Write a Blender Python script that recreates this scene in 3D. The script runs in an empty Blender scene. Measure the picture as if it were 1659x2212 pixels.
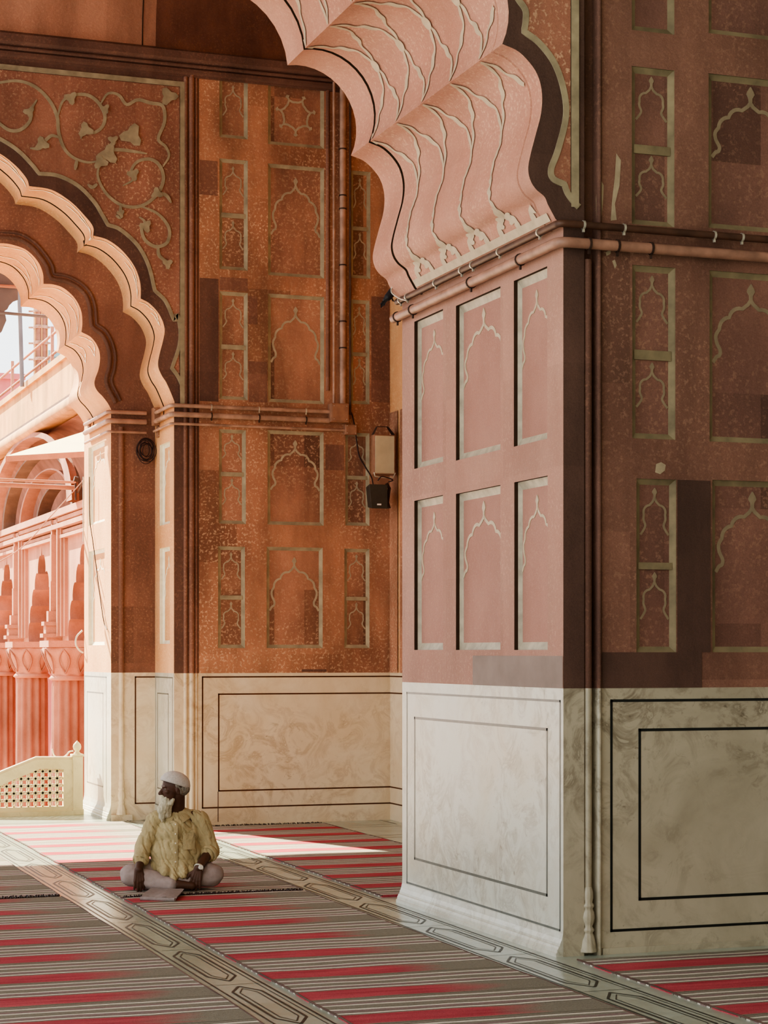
import bpy, bmesh, math, random
from mathutils import Vector, Matrix, noise
from mathutils.geometry import tessellate_polygon
random.seed(7)
C = bpy.context.scene.collection
# ---------------------------------------------------------------- survey of the photograph
# camera stands at the world origin, 1.68 m up; X runs along the facing walls, Y into the hall
F, CX, HY, HC = 4300.0, 829.5, 1411.0, 1.68
TH = math.atan(1530 / 4300.0)
cs, sn = math.cos(TH), math.sin(TH)
def ray(px, py):
    r, u = (px - CX) / F, (HY - py) / F
    return Vector((r * cs + sn, -r * sn + cs, u))
def on_y(px, py, y):                     # (X, Z) on the plane Y = y
    d = ray(px, py); t = y / d.y
    return (d.x * t, HC + d.z * t)
def on_x(px, py, x):                     # (Y, Z) on the plane X = x
    d = ray(px, py); t = x / d.x
    return (d.y * t, HC + d.z * t)
def on_z(px, py, z=0.0):
    d = ray(px, py); t = (z - HC) / d.z
    return (d.x * t, d.y * t)

XP = 4.625          # left face of the near pier
YF = 10.04          # its front face
YR = 12.63          # its rear end
YB = 18.90          # back wall
XJ = 4.56           # outer reveal of the back arch
YI = 19.71          # inner order of the back arch
XI = 4.11
YE = 21.10
XS = 6.79           # side wall at the far end
ZD = 1.485          # top of the marble dado

# ---------------------------------------------------------------- mesh helpers
class MB:
    def __init__(s): s.v, s.f, s.sm = [], [], []
    def quad(s, *p, smooth=False):
        i = len(s.v); s.v += [tuple(q) for q in p]; s.f.append(tuple(range(i, i + len(p)))); s.sm.append(smooth)
    def grid(s, rows, smooth=True, close=False):
        i = len(s.v); n = len(rows[0])
        for r in rows: s.v += [tuple(q) for q in r]
        for a in range(len(rows) - 1):
            for b in range(n if close else n - 1):
                c = (b + 1) % n
                s.f.append((i + a * n + b, i + a * n + c, i + (a + 1) * n + c, i + (a + 1) * n + b)); s.sm.append(smooth)
    def box(s, a, b):
        x0, y0, z0 = a; x1, y1, z1 = b
        p = [(x0,y0,z0),(x1,y0,z0),(x1,y1,z0),(x0,y1,z0),(x0,y0,z1),(x1,y0,z1),(x1,y1,z1),(x0,y1,z1)]
        i = len(s.v); s.v += p
        for f in ((0,3,2,1),(4,5,6,7),(0,1,5,4),(1,2,6,5),(2,3,7,6),(3,0,4,7)):
            s.f.append(tuple(i + k for k in f)); s.sm.append(False)
    def tube(s, pts, r, n=10, caps=True, smooth=True):
        pts = [Vector(p) for p in pts]; rows = []
        rr = r if isinstance(r, (list, tuple)) else [r] * len(pts)
        up = None
        for k, p in enumerate(pts):
            t = (pts[min(k + 1, len(pts) - 1)] - pts[max(k - 1, 0)]).normalized()
            if up is None:
                up = Vector((0, 0, 1)) if abs(t.z) < .9 else Vector((1, 0, 0))
            a = t.cross(up).normalized(); up = a.cross(t).normalized()
            rows.append([p + (a * math.cos(2 * math.pi * j / n) + up * math.sin(2 * math.pi * j / n)) * rr[k] for j in range(n)])
        s.grid(rows, smooth, True)
        if caps:
            s.quad(*rows[0][::-1]); s.quad(*rows[-1])
    def lathe(s, base, prof, n=20, flute=0, fd=0.0):
        bx, by, bz = base; rows = []
        for r, z in prof:
            row = []
            for j in range(n):
                a = 2 * math.pi * j / n
                q = r * (1 - fd * (0.5 + 0.5 * math.cos(flute * a))) if flute else r
                row.append((bx + q * math.cos(a), by + q * math.sin(a), bz + z))
            rows.append(row)
        s.grid(rows, True, True)
        s.quad(*rows[0][::-1]); s.quad(*rows[-1])
    def poly(s, outline, fn, d=0.0):     # outline in (u, v); fn maps to 3D
        tris = tessellate_polygon([[Vector((u, v, 0)) for u, v in outline]])
        i = len(s.v); s.v += [tuple(fn(u, v, d)) for u, v in outline]
        for t in tris: s.f.append(tuple(i + k for k in t)); s.sm.append(False)
    def build(s, name, mat, parent=None, sharp=None, bevel=0.0):
        m = bpy.data.meshes.new(name); m.from_pydata(s.v, [], s.f)
        m.polygons.foreach_set('use_smooth', s.sm)
        m.materials.append(mat); m.update()
        if sharp is not None: m.set_sharp_from_angle(angle=math.radians(sharp))
        o = bpy.data.objects.new(name, m); C.objects.link(o)
        if bevel:
            bv = o.modifiers.new('bevel', 'BEVEL'); bv.width = bevel; bv.segments = 2; bv.limit_method = 'ANGLE'
        if parent: o.parent = parent
        return o
def tag(o, label=None, cat=None, group=None, kind=None):
    if label: o['label'] = label
    if cat: o['category'] = cat
    if group: o['group'] = group
    if kind: o['kind'] = kind
    return o
def struct(o, label, cat='wall'): return tag(o, label, cat, kind='structure')
def empty(name, loc=(0, 0, 0), rz=0):
    o = bpy.data.objects.new(name, None); C.objects.link(o); o.location = loc; o.rotation_euler = (0, 0, rz)
    o.empty_display_size = .1
    return o
def PY(c): return lambda u, v, d=0.0: Vector((u, c + d, v))
def PX(c): return lambda u, v, d=0.0: Vector((c + d, u, v))

def catmull(pts, n=6):
    out = []; P = [Vector(p) for p in pts]
    P = [2 * P[0] - P[1]] + P + [2 * P[-1] - P[-2]]
    for i in range(1, len(P) - 2):
        for k in range(n):
            t = k / n
            out.append(0.5 * ((2 * P[i]) + (-P[i-1] + P[i+1]) * t + (2*P[i-1] - 5*P[i] + 4*P[i+1] - P[i+2]) * t*t + (-P[i-1] + 3*P[i] - 3*P[i+1] + P[i+2]) * t**3))
    out.append(P[-2])
    return out
def lobe(a, b, k=.30, n=9, side=1):
    """round lobe from a to b bulging to the left of a->b (side=1)"""
    a, b = Vector(a), Vector(b); d = b - a; L = d.length; nr = Vector((-d.y, d.x)).normalized() * side
    h = L * k; R = (L * L / 4 + h * h) / (2 * h); m = (a + b) / 2 - nr * (R - h); out = []
    a0 = math.atan2((a - m).y, (a - m).x); a1 = math.atan2((b - m).y, (b - m).x)
    da = (a1 - a0 + math.pi) % (2 * math.pi) - math.pi
    return [m + Vector((math.cos(a0 + da * i / n), math.sin(a0 + da * i / n))) * R for i in range(n + 1)]
def join(*segs):
    out = []
    for s in segs:
        s = [Vector(p) for p in s]
        if out and (out[-1] - s[0]).length < 1e-4: s = s[1:]
        out += s
    return out
def offset_line(pts, w):
    """left/right rails of a 2D polyline"""
    L, R = [], []
    for i, p in enumerate(pts):
        a = pts[max(i - 1, 0)]; b = pts[min(i + 1, len(pts) - 1)]
        t = (Vector(b) - Vector(a)); t = t.normalized() if t.length > 1e-9 else Vector((1, 0))
        n = Vector((-t.y, t.x)); ww = w[i] if isinstance(w, list) else w
        L.append(Vector(p) + n * ww / 2); R.append(Vector(p) - n * ww / 2)
    return L, R
def ribbon(mb, fn, pts, w, h=.004, d=0.0):
    """raised inlay strip lying on a plane"""
    pts = [Vector(p) for p in pts]; L, R = offset_line(pts, w)
    mb.grid([[fn(l.x, l.y, d), fn(l.x, l.y, d - h), fn(r.x, r.y, d - h), fn(r.x, r.y, d)] for l, r in zip(L, R)], smooth=False)
def frame_lines(mb, fn, u0, u1, v0, v1, w, d=-.0015, h=.0015, sides='lrtb'):
    def bar(a, b, c, e): mb.quad(fn(a, c, d), fn(b, c, d), fn(b, e, d), fn(a, e, d))
    if 'l' in sides: bar(u0, u0 + w, v0, v1)
    if 'r' in sides: bar(u1 - w, u1, v0, v1)
    if 'b' in sides: bar(u0, u1, v0, v0 + w)
    if 't' in sides: bar(u0, u1, v1 - w, v1)

# ---------------------------------------------------------------- materials
def lin(r, g, b):
    f = lambda c: ((c / 255 + .055) / 1.055) ** 2.4 if c > 10 else c / 255 / 12.92
    return (f(r), f(g), f(b), 1)
class NT:
    def __init__(s, name):
        s.m = bpy.data.materials.new(name); s.m.use_nodes = True
        s.t = s.m.node_tree; s.b = s.t.nodes['Principled BSDF']
        s.co = s.n('ShaderNodeTexCoord').outputs['Object']
    def n(s, k, **a):
        x = s.t.nodes.new(k)
        for q, w in a.items(): setattr(x, q, w)
        return x
    def l(s, a, b): s.t.links.new(a, b)
    def noise(s, scale, detail=4, rough=.55, vec=None, dist=0.0):
        x = s.n('ShaderNodeTexNoise'); x.inputs['Scale'].default_value = scale; x.inputs['Detail'].default_value = detail
        x.inputs['Roughness'].default_value = rough; x.inputs['Distortion'].default_value = dist
        s.l(vec or s.co, x.inputs['Vector']); return x.outputs['Fac']
    def ramp(s, fac, *stops, const=False):
        x = s.n('ShaderNodeValToRGB'); e = x.color_ramp.elements
        if const: x.color_ramp.interpolation = 'CONSTANT'
        while len(e) < len(stops): e.new(.5)
        for k, (p, c) in enumerate(stops):
            e[k].position = p; e[k].color = c if isinstance(c, tuple) else (c, c, c, 1)
        s.l(fac, x.inputs['Fac']); return x.outputs['Color']
    def mix(s, fac, a, b, mode='MIX'):
        x = s.n('ShaderNodeMix', data_type='RGBA', blend_type=mode)
        for sock, v in ((x.inputs[0], fac), (x.inputs[6], a), (x.inputs[7], b)):
            if isinstance(v, (tuple, float, int)): sock.default_value = v
            else: s.l(v, sock)
        return x.outputs[2]
    def math(s, op, a, b=None):
        x = s.n('ShaderNodeMath', operation=op)
        for k, v in enumerate((a, b)):
            if v is None: continue
            if isinstance(v, (float, int)): x.inputs[k].default_value = v
            else: s.l(v, x.inputs[k])
        return x.outputs[0]
    def scaled(s, x, y, z):
        m = s.n('ShaderNodeMapping'); m.inputs['Scale'].default_value = (x, y, z); s.l(s.co, m.inputs['Vector']); return m.outputs[0]
    def finish(s, col, rough=.8, bump=None, strength=.3, dist=.01, spec=.3, metal=0.0):
        if isinstance(col, tuple): s.b.inputs['Base Color'].default_value = col
        else: s.l(col, s.b.inputs['Base Color'])
        if isinstance(rough, float): s.b.inputs['Roughness'].default_value = rough
        else: s.l(rough, s.b.inputs['Roughness'])
        s.b.inputs['Specular IOR Level'].default_value = spec; s.b.inputs['Metallic'].default_value = metal
        if bump is not None:
            x = s.n('ShaderNodeBump'); x.inputs['Strength'].default_value = strength; x.inputs['Distance'].default_value = dist
            s.l(bump, x.inputs['Height']); s.l(x.outputs[0], s.b.inputs['Normal'])
        return s.m

def stone(name, a, b, speck=None, amount=.5, block=.0, size=(.93, .93, .57), stain=.35, scale=45):
    def mute(c):
        g = .35 * c[0] + .5 * c[1] + .15 * c[2]; return tuple(x + (g - x) * .13 for x in c)
    a, b = mute(a), mute(b); speck = mute(speck) if speck else None
    t = NT(name)
    col = t.ramp(t.noise(1.4, 6, .6), (.3, lin(*a)), (.7, lin(*b)))
    if block:
        sv = t.n('ShaderNodeVectorMath', operation='SNAP'); sv.inputs[1].default_value = size
        ad = t.n('ShaderNodeVectorMath', operation='ADD'); ad.inputs[1].default_value = (.31, .27, .13)
        t.l(t.co, ad.inputs[0]); t.l(ad.outputs[0], sv.inputs[0])
        wn = t.n('ShaderNodeTexWhiteNoise'); t.l(sv.outputs[0], wn.inputs['Vector'])
        k = t.ramp(wn.outputs['Value'], (0, 1 - block), (.35, .92), (1, 1.0))
        col = t.mix(1.0, col, k, 'MULTIPLY')
    if speck:
        f = t.ramp(t.noise(scale, 3, .6), (.54, 0.0), (.64, 1.0))
        p = t.ramp(t.noise(1.1, 3), (.35, .15), (.6, 1.0))
        f = t.math('MULTIPLY', t.math('MULTIPLY', f, p), amount)
        col = t.mix(f, col, lin(*speck))
    st = t.ramp(t.noise(1.0, 5, .6, t.scaled(2.6, 2.6, .7)), (.35, 1 - stain), (.62, 1.0))
    col = t.mix(1.0, col, st, 'MULTIPLY')
    fine = t.ramp(t.noise(160, 2), (.3, .86), (.7, 1.1))
    col = t.mix(1.0, col, fine, 'MULTIPLY')
    h = t.math('ADD', t.noise(38, 5, .65), t.math('MULTIPLY', t.noise(4, 3), 1.5))
    return t.finish(col, .82, h, .35, .012)
def marble(name, base, warm, dark, rough=.35, stain=.4):
    t = NT(name)
    col = t.ramp(t.noise(1.3, 6, .6, dist=.8), (.3, lin(*warm)), (.6, lin(*base)))
    v = t.ramp(t.noise(3.2, 9, .68, dist=2.2), (.46, 0.0), (.60, stain), (.64, .05))
    v2 = t.ramp(t.noise(11, 8, .7, dist=1.2), (.60, 0.0), (.70, stain * 1.3))
    patch = t.ramp(t.noise(.9, 3), (.4, .1), (.62, 1.0))
    col = t.mix(t.math('MULTIPLY', v, patch), col, lin(*dark))
    col = t.mix(t.math('MULTIPLY', v2, patch), col, lin(dark[0] * .8, dark[1] * .75, dark[2] * .65))
    return t.finish(col, rough, t.noise(25, 5), .12, .006, .45)
def plain(name, c, rough=.6, var=.12, scale=14, spec=.3, metal=0.0, bump=.15):
    t = NT(name)
    col = t.mix(1.0, lin(*c), t.ramp(t.noise(scale, 4), (.3, 1 - var * 1.5), (.7, 1.0)), 'MULTIPLY')
    return t.finish(col, rough, t.noise(scale * 4, 3), bump, .004, spec, metal)

M = {}
M['pier']    = stone('rose_sandstone', (186, 138, 118), (172, 120, 102), (210, 162, 138), .35, .10, stain=.12)
M['pier2']   = stone('rose_sandstone_panel', (184, 132, 114), (168, 116, 100), (202, 152, 130), .25, 0, stain=.10)
M['red']     = stone('red_sandstone', (160, 108, 86), (134, 88, 70), (190, 140, 108), .45, .30)
M['redspeck']= stone('speckled_sandstone', (184, 122, 96), (166, 106, 84), (222, 176, 138), .8, .12, scale=38)
M['reddark'] = stone('brown_sandstone', (128, 88, 72), (106, 72, 60), (170, 120, 94), .3, .2)
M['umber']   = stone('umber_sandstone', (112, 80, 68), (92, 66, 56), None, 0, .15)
M['vault']   = stone('vault_sandstone', (204, 142, 112), (184, 122, 94), (220, 160, 124), .35, .2, (2.1, 2.1, 3.0), .4)
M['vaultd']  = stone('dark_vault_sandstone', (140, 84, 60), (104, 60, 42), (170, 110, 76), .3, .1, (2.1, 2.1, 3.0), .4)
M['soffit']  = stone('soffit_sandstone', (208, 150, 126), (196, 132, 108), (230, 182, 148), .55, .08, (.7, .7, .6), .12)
M['soffitb'] = stone('sunlit_sandstone', (232, 172, 116), (218, 150, 94), (246, 206, 156), .5, 0, stain=.15)  # sun glow put into a lighter, yellower copy of the sandstone
M['wallr']   = stone('shaded_sandstone', (158, 110, 92), (134, 92, 76), (188, 142, 116), .4, .35, (1.07, 1.07, .83), .3)  # same sandstone, with the right wall's shade put into a darker base
M['wallrp']  = stone('shaded_panel_stone', (154, 106, 90), (128, 88, 76), (180, 134, 108), .45, .45, (.31, .31, .66), .25)  # panel copy, wall shade included in the base colour
M['wallb']   = stone('glow_sandstone', (206, 140, 102), (172, 112, 84), (232, 184, 144), .8, .38, (.55, .55, .9), .45, 42)  # same sandstone, warm bounce from the sun patch put into its orange
M['wallbp']  = stone('glow_panel_stone', (200, 136, 102), (166, 110, 86), (228, 180, 142), .7, .5, (.31, .31, .61), .45, 42)  # panel copy with the bounce glow in its colour
M['ext']     = stone('courtyard_sandstone', (206, 146, 118), (190, 126, 98), (176, 110, 84), .3, .08, stain=.2)
M['cove']    = stone('weathered_sandstone', (128, 100, 84), (110, 84, 70), None, 0, 0)
M['extrust'] = stone('rust_sandstone', (190, 132, 108), (164, 106, 84), None, 0, .2)
M['extgold'] = stone('ochre_sandstone', (226, 170, 104), (210, 148, 86), (150, 100, 50), .3, .15, (.9, .9, 2.0), .35)
M['marble']  = marble('white_marble', (194, 194, 182), (190, 182, 162), (136, 124, 104), .35, .55)
M['marbled'] = marble('grey_stained_marble', (182, 174, 154), (158, 150, 130), (96, 84, 66), .4, .7)
M['marblew'] = marble('warm_marble', (228, 212, 184), (216, 194, 160), (156, 120, 84), .4, .5)
M['floor']   = marble('floor_marble', (164, 174, 162), (152, 156, 138), (118, 122, 110), .2, .2)
M['rail']    = marble('railing_marble', (228, 214, 168), (212, 196, 146), (150, 130, 90), .45, .3)
M['shell']   = plain('neutral_bounce', (160, 152, 138), .9, .1, 2)  # unseen walls toned neutral so their bounce light stays grey
M['inlay']   = plain('taupe_inlay', (178, 162, 136), .6, .2)
M['inlayp']  = plain('pale_inlay', (194, 176, 150), .6, .15)
M['inlayw']  = plain('cream_inlay', (244, 236, 210), .5, .15)
M['frame']   = plain('olive_marble_frame', (172, 158, 130), .55, .3, 8)
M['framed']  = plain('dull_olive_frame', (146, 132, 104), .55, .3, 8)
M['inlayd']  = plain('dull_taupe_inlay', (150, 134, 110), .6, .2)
M['framep']  = plain('grey_marble_frame', (190, 178, 156), .5, .25, 12)
M['black']   = plain('black_marble_line', (36, 38, 36), .35, .2)
M['grey']    = plain('slate_marble_line', (104, 106, 98), .35, .2)
M['brown']   = plain('brown_marble_line', (86, 46, 24), .4, .2)
M['line']    = plain('floor_line', (52, 50, 44), .4, .3)
M['groove']  = plain('shadow_groove', (62, 44, 30), .9, .2)  # dark brown stands for the shade inside grooves and pier reveals
M['pipe']    = plain('painted_pipe', (176, 132, 112), .45, .3, 9, .4)
M['pipeb']   = plain('brown_pipe', (186, 146, 124), .5, .35, 9, .4)
M['piped']   = plain('dark_pipe', (92, 62, 48), .5, .35, 9, .4)
M['clamp']   = plain('steel_clamp', (210, 206, 190), .35, .1, 20, .5, .6)
M['boxm']    = plain('painted_box', (160, 116, 92), .55, .25, 12)
M['iron']    = plain('rusty_iron', (70, 50, 42), .6, .3)
M['cable']   = plain('cable_rubber', (54, 34, 32), .6, .2)
M['speaker'] = plain('speaker_case', (62, 56, 48), .6, .15)
M['lampglass'] = plain('frosted_lamp_glass', (196, 182, 152), .35, .15, 6)
M['white']   = plain('white_plastic', (232, 230, 220), .4, .05)
M['cloth']   = plain('grey_cloth', (150, 138, 134), .9, .2, 30)
M['tarp']    = plain('grey_tarpaulin', (120, 116, 120), .8, .2, 3)
M['awning']  = plain('cream_awning', (250, 238, 190), .8, .06, 3)
M['pinkwall']= plain('pink_plaster', (190, 112, 112), .9, .12, 2)
M['ground']  = plain('courtyard_paving', (206, 160, 136), .9, .2, 1.5)
M['green']   = plain('courtyard_matting', (120, 136, 60), .9, .3, 3)
M['skin']    = plain('brown_skin', (84, 54, 40), .55, .15, 20, .35)
M['eye']     = plain('eye_white', (120, 104, 92), .4, .1)
M['hair']    = plain('grey_hair', (150, 142, 128), .9, .3, 60)
M['beard']   = plain('white_beard', (206, 198, 172), .9, .25, 70, .1)
M['cap']     = plain('white_knitted_cap', (212, 204, 196), .95, .12, 90, .1, 0.0, .5)
M['trouser'] = plain('grey_trouser_cloth', (168, 152, 148), .9, .15, 24, .1, 0.0, .3)
M['feather'] = plain('black_feathers', (38, 36, 40), .5, .2, 20)
def shirt_mat():
    t = NT('khaki_shirt_cloth')
    w = t.noise(9, 4, .55, t.scaled(1.6, 1.6, .8), 1.2)
    col = t.mix(1.0, lin(190, 174, 134), t.ramp(w, (.3, .78), (.7, 1.05)), 'MULTIPLY')
    return t.finish(col, .9, t.math('ADD', w, t.math('MULTIPLY', t.noise(300, 2), .1)), .6, .03, .1)
M['shirt'] = shirt_mat()
def rug_mat(name, x_fade, y0, per=.66, fade=.16, tone=(138, 132, 118)):
    t = NT(name)
    sp = t.n('ShaderNodeSeparateXYZ'); t.l(t.co, sp.inputs[0])
    wob = t.math('MULTIPLY', t.math('SUBTRACT', t.noise(1.1, 4, .6, t.scaled(1, 1, 1)), .5), .075)
    yy = t.math('ADD', t.math('ADD', sp.outputs['Y'], wob), -y0 + .66 * 99)
    ph = t.math('FRACT', t.math('DIVIDE', yy, per))
    dk, cr, md = lin(tone[0] * .72, tone[1] * .70, tone[2] * .68), lin(216, 208, 192), lin(*tone)
    md2 = lin(142, 122, 118)
    stops = [(0, md), (.37, dk), (.385, cr), (.430, dk), (.445, md2), (.525, cr), (.568, dk), (.58, md), (.69, cr), (.732, md2), (.80, md), (.855, cr), (.90, dk), (.915, md), (.97, dk), (.985, md)]
    base = t.ramp(ph, *stops, const=True)
    red = t.ramp(ph, (0, 0.0), (.025, 1.0), (.345, 1.0), (.365, 0.0))
    fx = t.math('ADD', sp.outputs['X'], t.math('MULTIPLY', t.math('SUBTRACT', t.noise(2.2, 3, .6, t.scaled(.4, 3, 1)), .5), .5))
    fd = t.n('ShaderNodeMapRange'); fd.inputs['From Min'].default_value = x_fade - fade; fd.inputs['From Max'].default_value = x_fade + fade
    fd.inputs['To Min'].default_value = 1; fd.inputs['To Max'].default_value = 0; t.l(fx, fd.inputs['Value'])
    f = t.math('MULTIPLY', red, fd.outputs[0])
    rc = t.ramp(t.noise(3, 4, .6, t.scaled(.5, 6, 1)), (.3, lin(164, 66, 76)), (.7, lin(196, 96, 102)))
    col = t.mix(f, base, rc)
    col = t.mix(1.0, col, t.ramp(t.noise(140, 2, .5, t.scaled(.6, 2.4, 1)), (.3, .74), (.7, 1.12)), 'MULTIPLY')
    return t.finish(col, .95, t.math('ADD', t.noise(220, 2), t.math('MULTIPLY', t.noise(3, 3), 3.0)), .5, .012, .05)

# ---------------------------------------------------------------- panels, inlays and arches
def recess(fn, u0, u1, v0, v1, parent, mf, mp, step=.012, bev=.05, depth=.03, divs=(), inlay=None, mi=None, iw=.016, bu=None, mrev=None):
    """sunk panel: sharp reveal, bevelled marble frame, stone field, optional arch inlay in each field"""
    f = MB()
    R0 = [(u0, v0), (u1, v0), (u1, v1), (u0, v1)]
    b = bev; bu = b if bu is None else bu; rv = MB() if mrev else f
    R1 = [(u0 + bu, v0 + b), (u1 - bu, v0 + b), (u1 - bu, v1 - b), (u0 + bu, v1 - b)]
    for k in range(4):
        a, c = R0[k], R0[(k + 1) % 4]; e, g = R1[k], R1[(k + 1) % 4]
        rv.quad(fn(*a, 0), fn(*c, 0), fn(*c, step), fn(*a, step))
        f.quad(fn(*a, step), fn(*c, step), fn(*g, depth), fn(*e, depth))
    cuts = [v0 + b] + [x for d in divs for x in d] + [v1 - b]
    for d in divs:
        ui0, ui1 = u0 + b * .6, u1 - b * .6; q = step + .004
        f.quad(fn(ui0, d[0], q), fn(ui1, d[0], q), fn(ui1, d[1], q), fn(ui0, d[1], q))
        f.quad(fn(ui0, d[0], q), fn(ui1, d[0], q), fn(ui1, d[0], depth), fn(ui0, d[0], depth))
        f.quad(fn(ui0, d[1], q), fn(ui1, d[1], q), fn(ui1, d[1], depth), fn(ui0, d[1], depth))
    f.build('panel_frame', mf, parent)
    if mrev: rv.build('panel_reveal', mrev, parent)
    p = MB(); p.quad(*[fn(*q, depth) for q in R1]); p.build('sunk_panel', mp, parent)
    if inlay:
        g = MB()
        for k in range(0, len(cuts), 2):
            arch_inlay(g, fn, u0 + bu, u1 - bu, cuts[k], cuts[k + 1], inlay, depth, iw)
        g.build('arch_inlay', mi, parent)
def arch_inlay(mb, fn, u0, u1, v0, v1, kind, d, w):
    cx, hw, H = (u0 + u1) / 2, (u1 - u0) / 2, v1 - v0
    if kind == 'star':
        cy = (v0 + v1) / 2; R = min(hw, H / 2) * .62
        for k in range(7):
            a0 = math.pi * 2 * k / 7 - math.pi / 2; a1 = a0 + math.pi * 2 / 7; am = (a0 + a1) / 2
            P = lambda a, r: Vector((cx + math.cos(a) * r, cy + math.sin(a) * r))
            ribbon(mb, fn, catmull([P(a0, R), P(a0 + .22, R * .82), P(am, R * .80), P(a1 - .22, R * .82), P(a1, R)], 4), w, .0025 + .0003 * k, d)
            ribbon(mb, fn, [P(a0, R * .98), P(a0, R * 1.22)], w * .9, .0050, d)
            ribbon(mb, fn, [P(a0, R * 1.14), P(a0, R * 1.24), P(a0, R * 1.34)], [w * .4, w * 2.4, w * .3], .0056, d)
        return
    t0, t1 = (.13, .52) if kind == 'tall' else (.16, .62)      # apex and foot, as a share of the field from the top
    ap, ft = v1 - H * t0, v1 - H * t1; h = ap - ft
    for s in (1, -1):
        P = lambda x, y: Vector((cx + s * x * hw, ap - y * h))
        path = join([P(0, 0), P(.07, .07), P(.22, .15)], lobe(P(.22, .15), P(.56, .30), .22, 6, s), lobe(P(.56, .30), P(.82, .50), .20, 6, s),
                    catmull([P(.82, .50), P(.91, .60), P(.89, .72), P(.80, .84), P(.82, .92), P(.90, .95), P(.99, 1.04)], 4))
        if kind == 'small':
            path = join([P(0, 0), P(.12, .12), P(.34, .22)], lobe(P(.34, .22), P(.72, .48), .25, 7, s), catmull([P(.72, .48), P(.74, .62), P(.62, .78), P(.72, .90), P(.95, 1.05)], 4))
        ribbon(mb, fn, path, w, .003 + .0006 * s, d)
    ribbon(mb, fn, [(cx, ap - w), (cx, ap + w * 1.2), (cx, ap + w * 2.2), (cx, ap + w * 3.0), (cx, ap + w * 4.2)], [w * .9, w * 1.1, w * 2.4, w * 1.8, w * .2], .0046, d)

def wall_cells(fn, u0, u1, v0, v1, holes):
    mb = MB()
    us = sorted({u0, u1, *[h[0] for h in holes], *[h[1] for h in holes]}); vs = sorted({v0, v1, *[h[2] for h in holes], *[h[3] for h in holes]})
    us = [u for u in us if u0 <= u <= u1]; vs = [v for v in vs if v0 <= v <= v1]
    for a, b in zip(us, us[1:]):
        for c, e in zip(vs, vs[1:]):
            mu, mv = (a + b) / 2, (c + e) / 2
            if any(h[0] < mu < h[1] and h[2] < mv < h[3] for h in holes): continue
            mb.quad(fn(a, c), fn(b, c), fn(b, e), fn(a, e))
    return mb
def panels_y(y, items):        # items: (px0, px1, py_top, py_bottom, ...) -> rectangles on the plane Y=y
    out = []
    for px0, px1, pt, pb in items:
        x0, zt = on_y(px0, pt, y); x1, _ = on_y(px1, pt, y); _, zb = on_y(px0, pb, y)
        out.append((x0, x1, zb, zt))
    return out
def panels_x(x, items):        # px0 is the far (left) edge
    out = []
    for px0, px1, pt, pb in items:
        y1, zt = on_x(px0, pt, x); y0, _ = on_x(px1, pt, x); _, zb = on_x(px0, pb, x)
        out.append((y0, y1, zb, zt))
    return out

def surf_ribbon(mb, S, path, w, lift=.006):
    """ribbon on a soffit; path in (s, t) metres"""
    L, R = offset_line(path, w)
    rows = []
    for l, r in zip(L, R):
        rows.append([S(l.x, l.y, lift), S((l.x + r.x) / 2, (l.y + r.y) / 2, lift + .002), S(r.x, r.y, lift)])
    mb.grid(rows, smooth=True)
class Soffit:
    """arch underside: 2D profile (X, Z) swept in Y from y0 to y1"""
    def __init__(s, prof, y0, y1):
        s.p = [Vector(p) for p in prof]; s.y0, s.y1 = y0, y1; s.a = [0]
        for i in range(1, len(s.p)): s.a.append(s.a[-1] + (s.p[i] - s.p[i - 1]).length)
    def __call__(s, q, t, lift=0.0):
        q = min(max(q, 0), s.a[-1] - 1e-5)
        lo = 0
        for i in range(len(s.a) - 1):
            if s.a[i] <= q: lo = i
            else: break
        a, b = s.p[lo], s.p[lo + 1]; k = (q - s.a[lo]) / max(s.a[lo + 1] - s.a[lo], 1e-9)
        m = a.lerp(b, k); d = (b - a).normalized(); n = Vector((-d.y, d.x))   # towards the opening, for a profile climbing from the right springer
        m = m + n * lift
        return Vector((m.x, s.y0 + t, m.y))
    def at(s, idx): return s.a[idx]
def mirror(prof, cx): return [Vector((2 * cx - p.x, p.y)) for p in reversed(prof)][1:]
def seg(plane, pts, n=5): return catmull([on_y(x, y, plane) for x, y in pts], n)
def cr(pts, s, ox, oy): return [(ox + x / s, oy + y / s) for x, y in pts]

# ================================================================ NEAR ARCH + PIER
def solve_y(X, px):            # depth at which the point X appears in column px
    d = ray(px, 0); return X * d.y / d.x
cusp1 = on_y(1085, 95, YF)
YG = solve_y(cusp1[0], 800)                     # shadow groove near the rear edge
yr2 = solve_y(cusp1[0], 768)
g = cr([(175, 0), (215, 45), (250, 110), (270, 170), (275, 240)], 2.304, 540, 0)
up2 = [on_y(x, y, YG) for x, y in g]             # (X, Z) read at the groove plane
cusp2 = up2[-1]
s1 = seg(YF, [(1200, 473), (1184, 443), (1176, 425), (1158, 409), (1146, 390), (1141, 366), (1145, 338), (1156, 295), (1169, 243), (1170, 195), (1156, 152), (1122, 113), (1085, 95)])
c1, c2 = Vector(cusp1), Vector(cusp2)
s2 = lobe(c1, c2, .31, 14, -1)
c3 = Vector((c2.x - .80, c2.y + .40)); c4 = Vector((c3.x - .84, c3.y + .24)); apex = Vector((c4.x - .62, c4.y + .36))
c3b = lobe(c2, c3, .28, 12, -1); c4b = lobe(c3, c4, .26, 12, -1)
half = join([Vector((XP, 4.04)), Vector(s1[0])], s1, s2, c3b, c4b, catmull([c4, (c4 + apex) / 2 + Vector((-.02, .05)), apex], 5))
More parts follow.
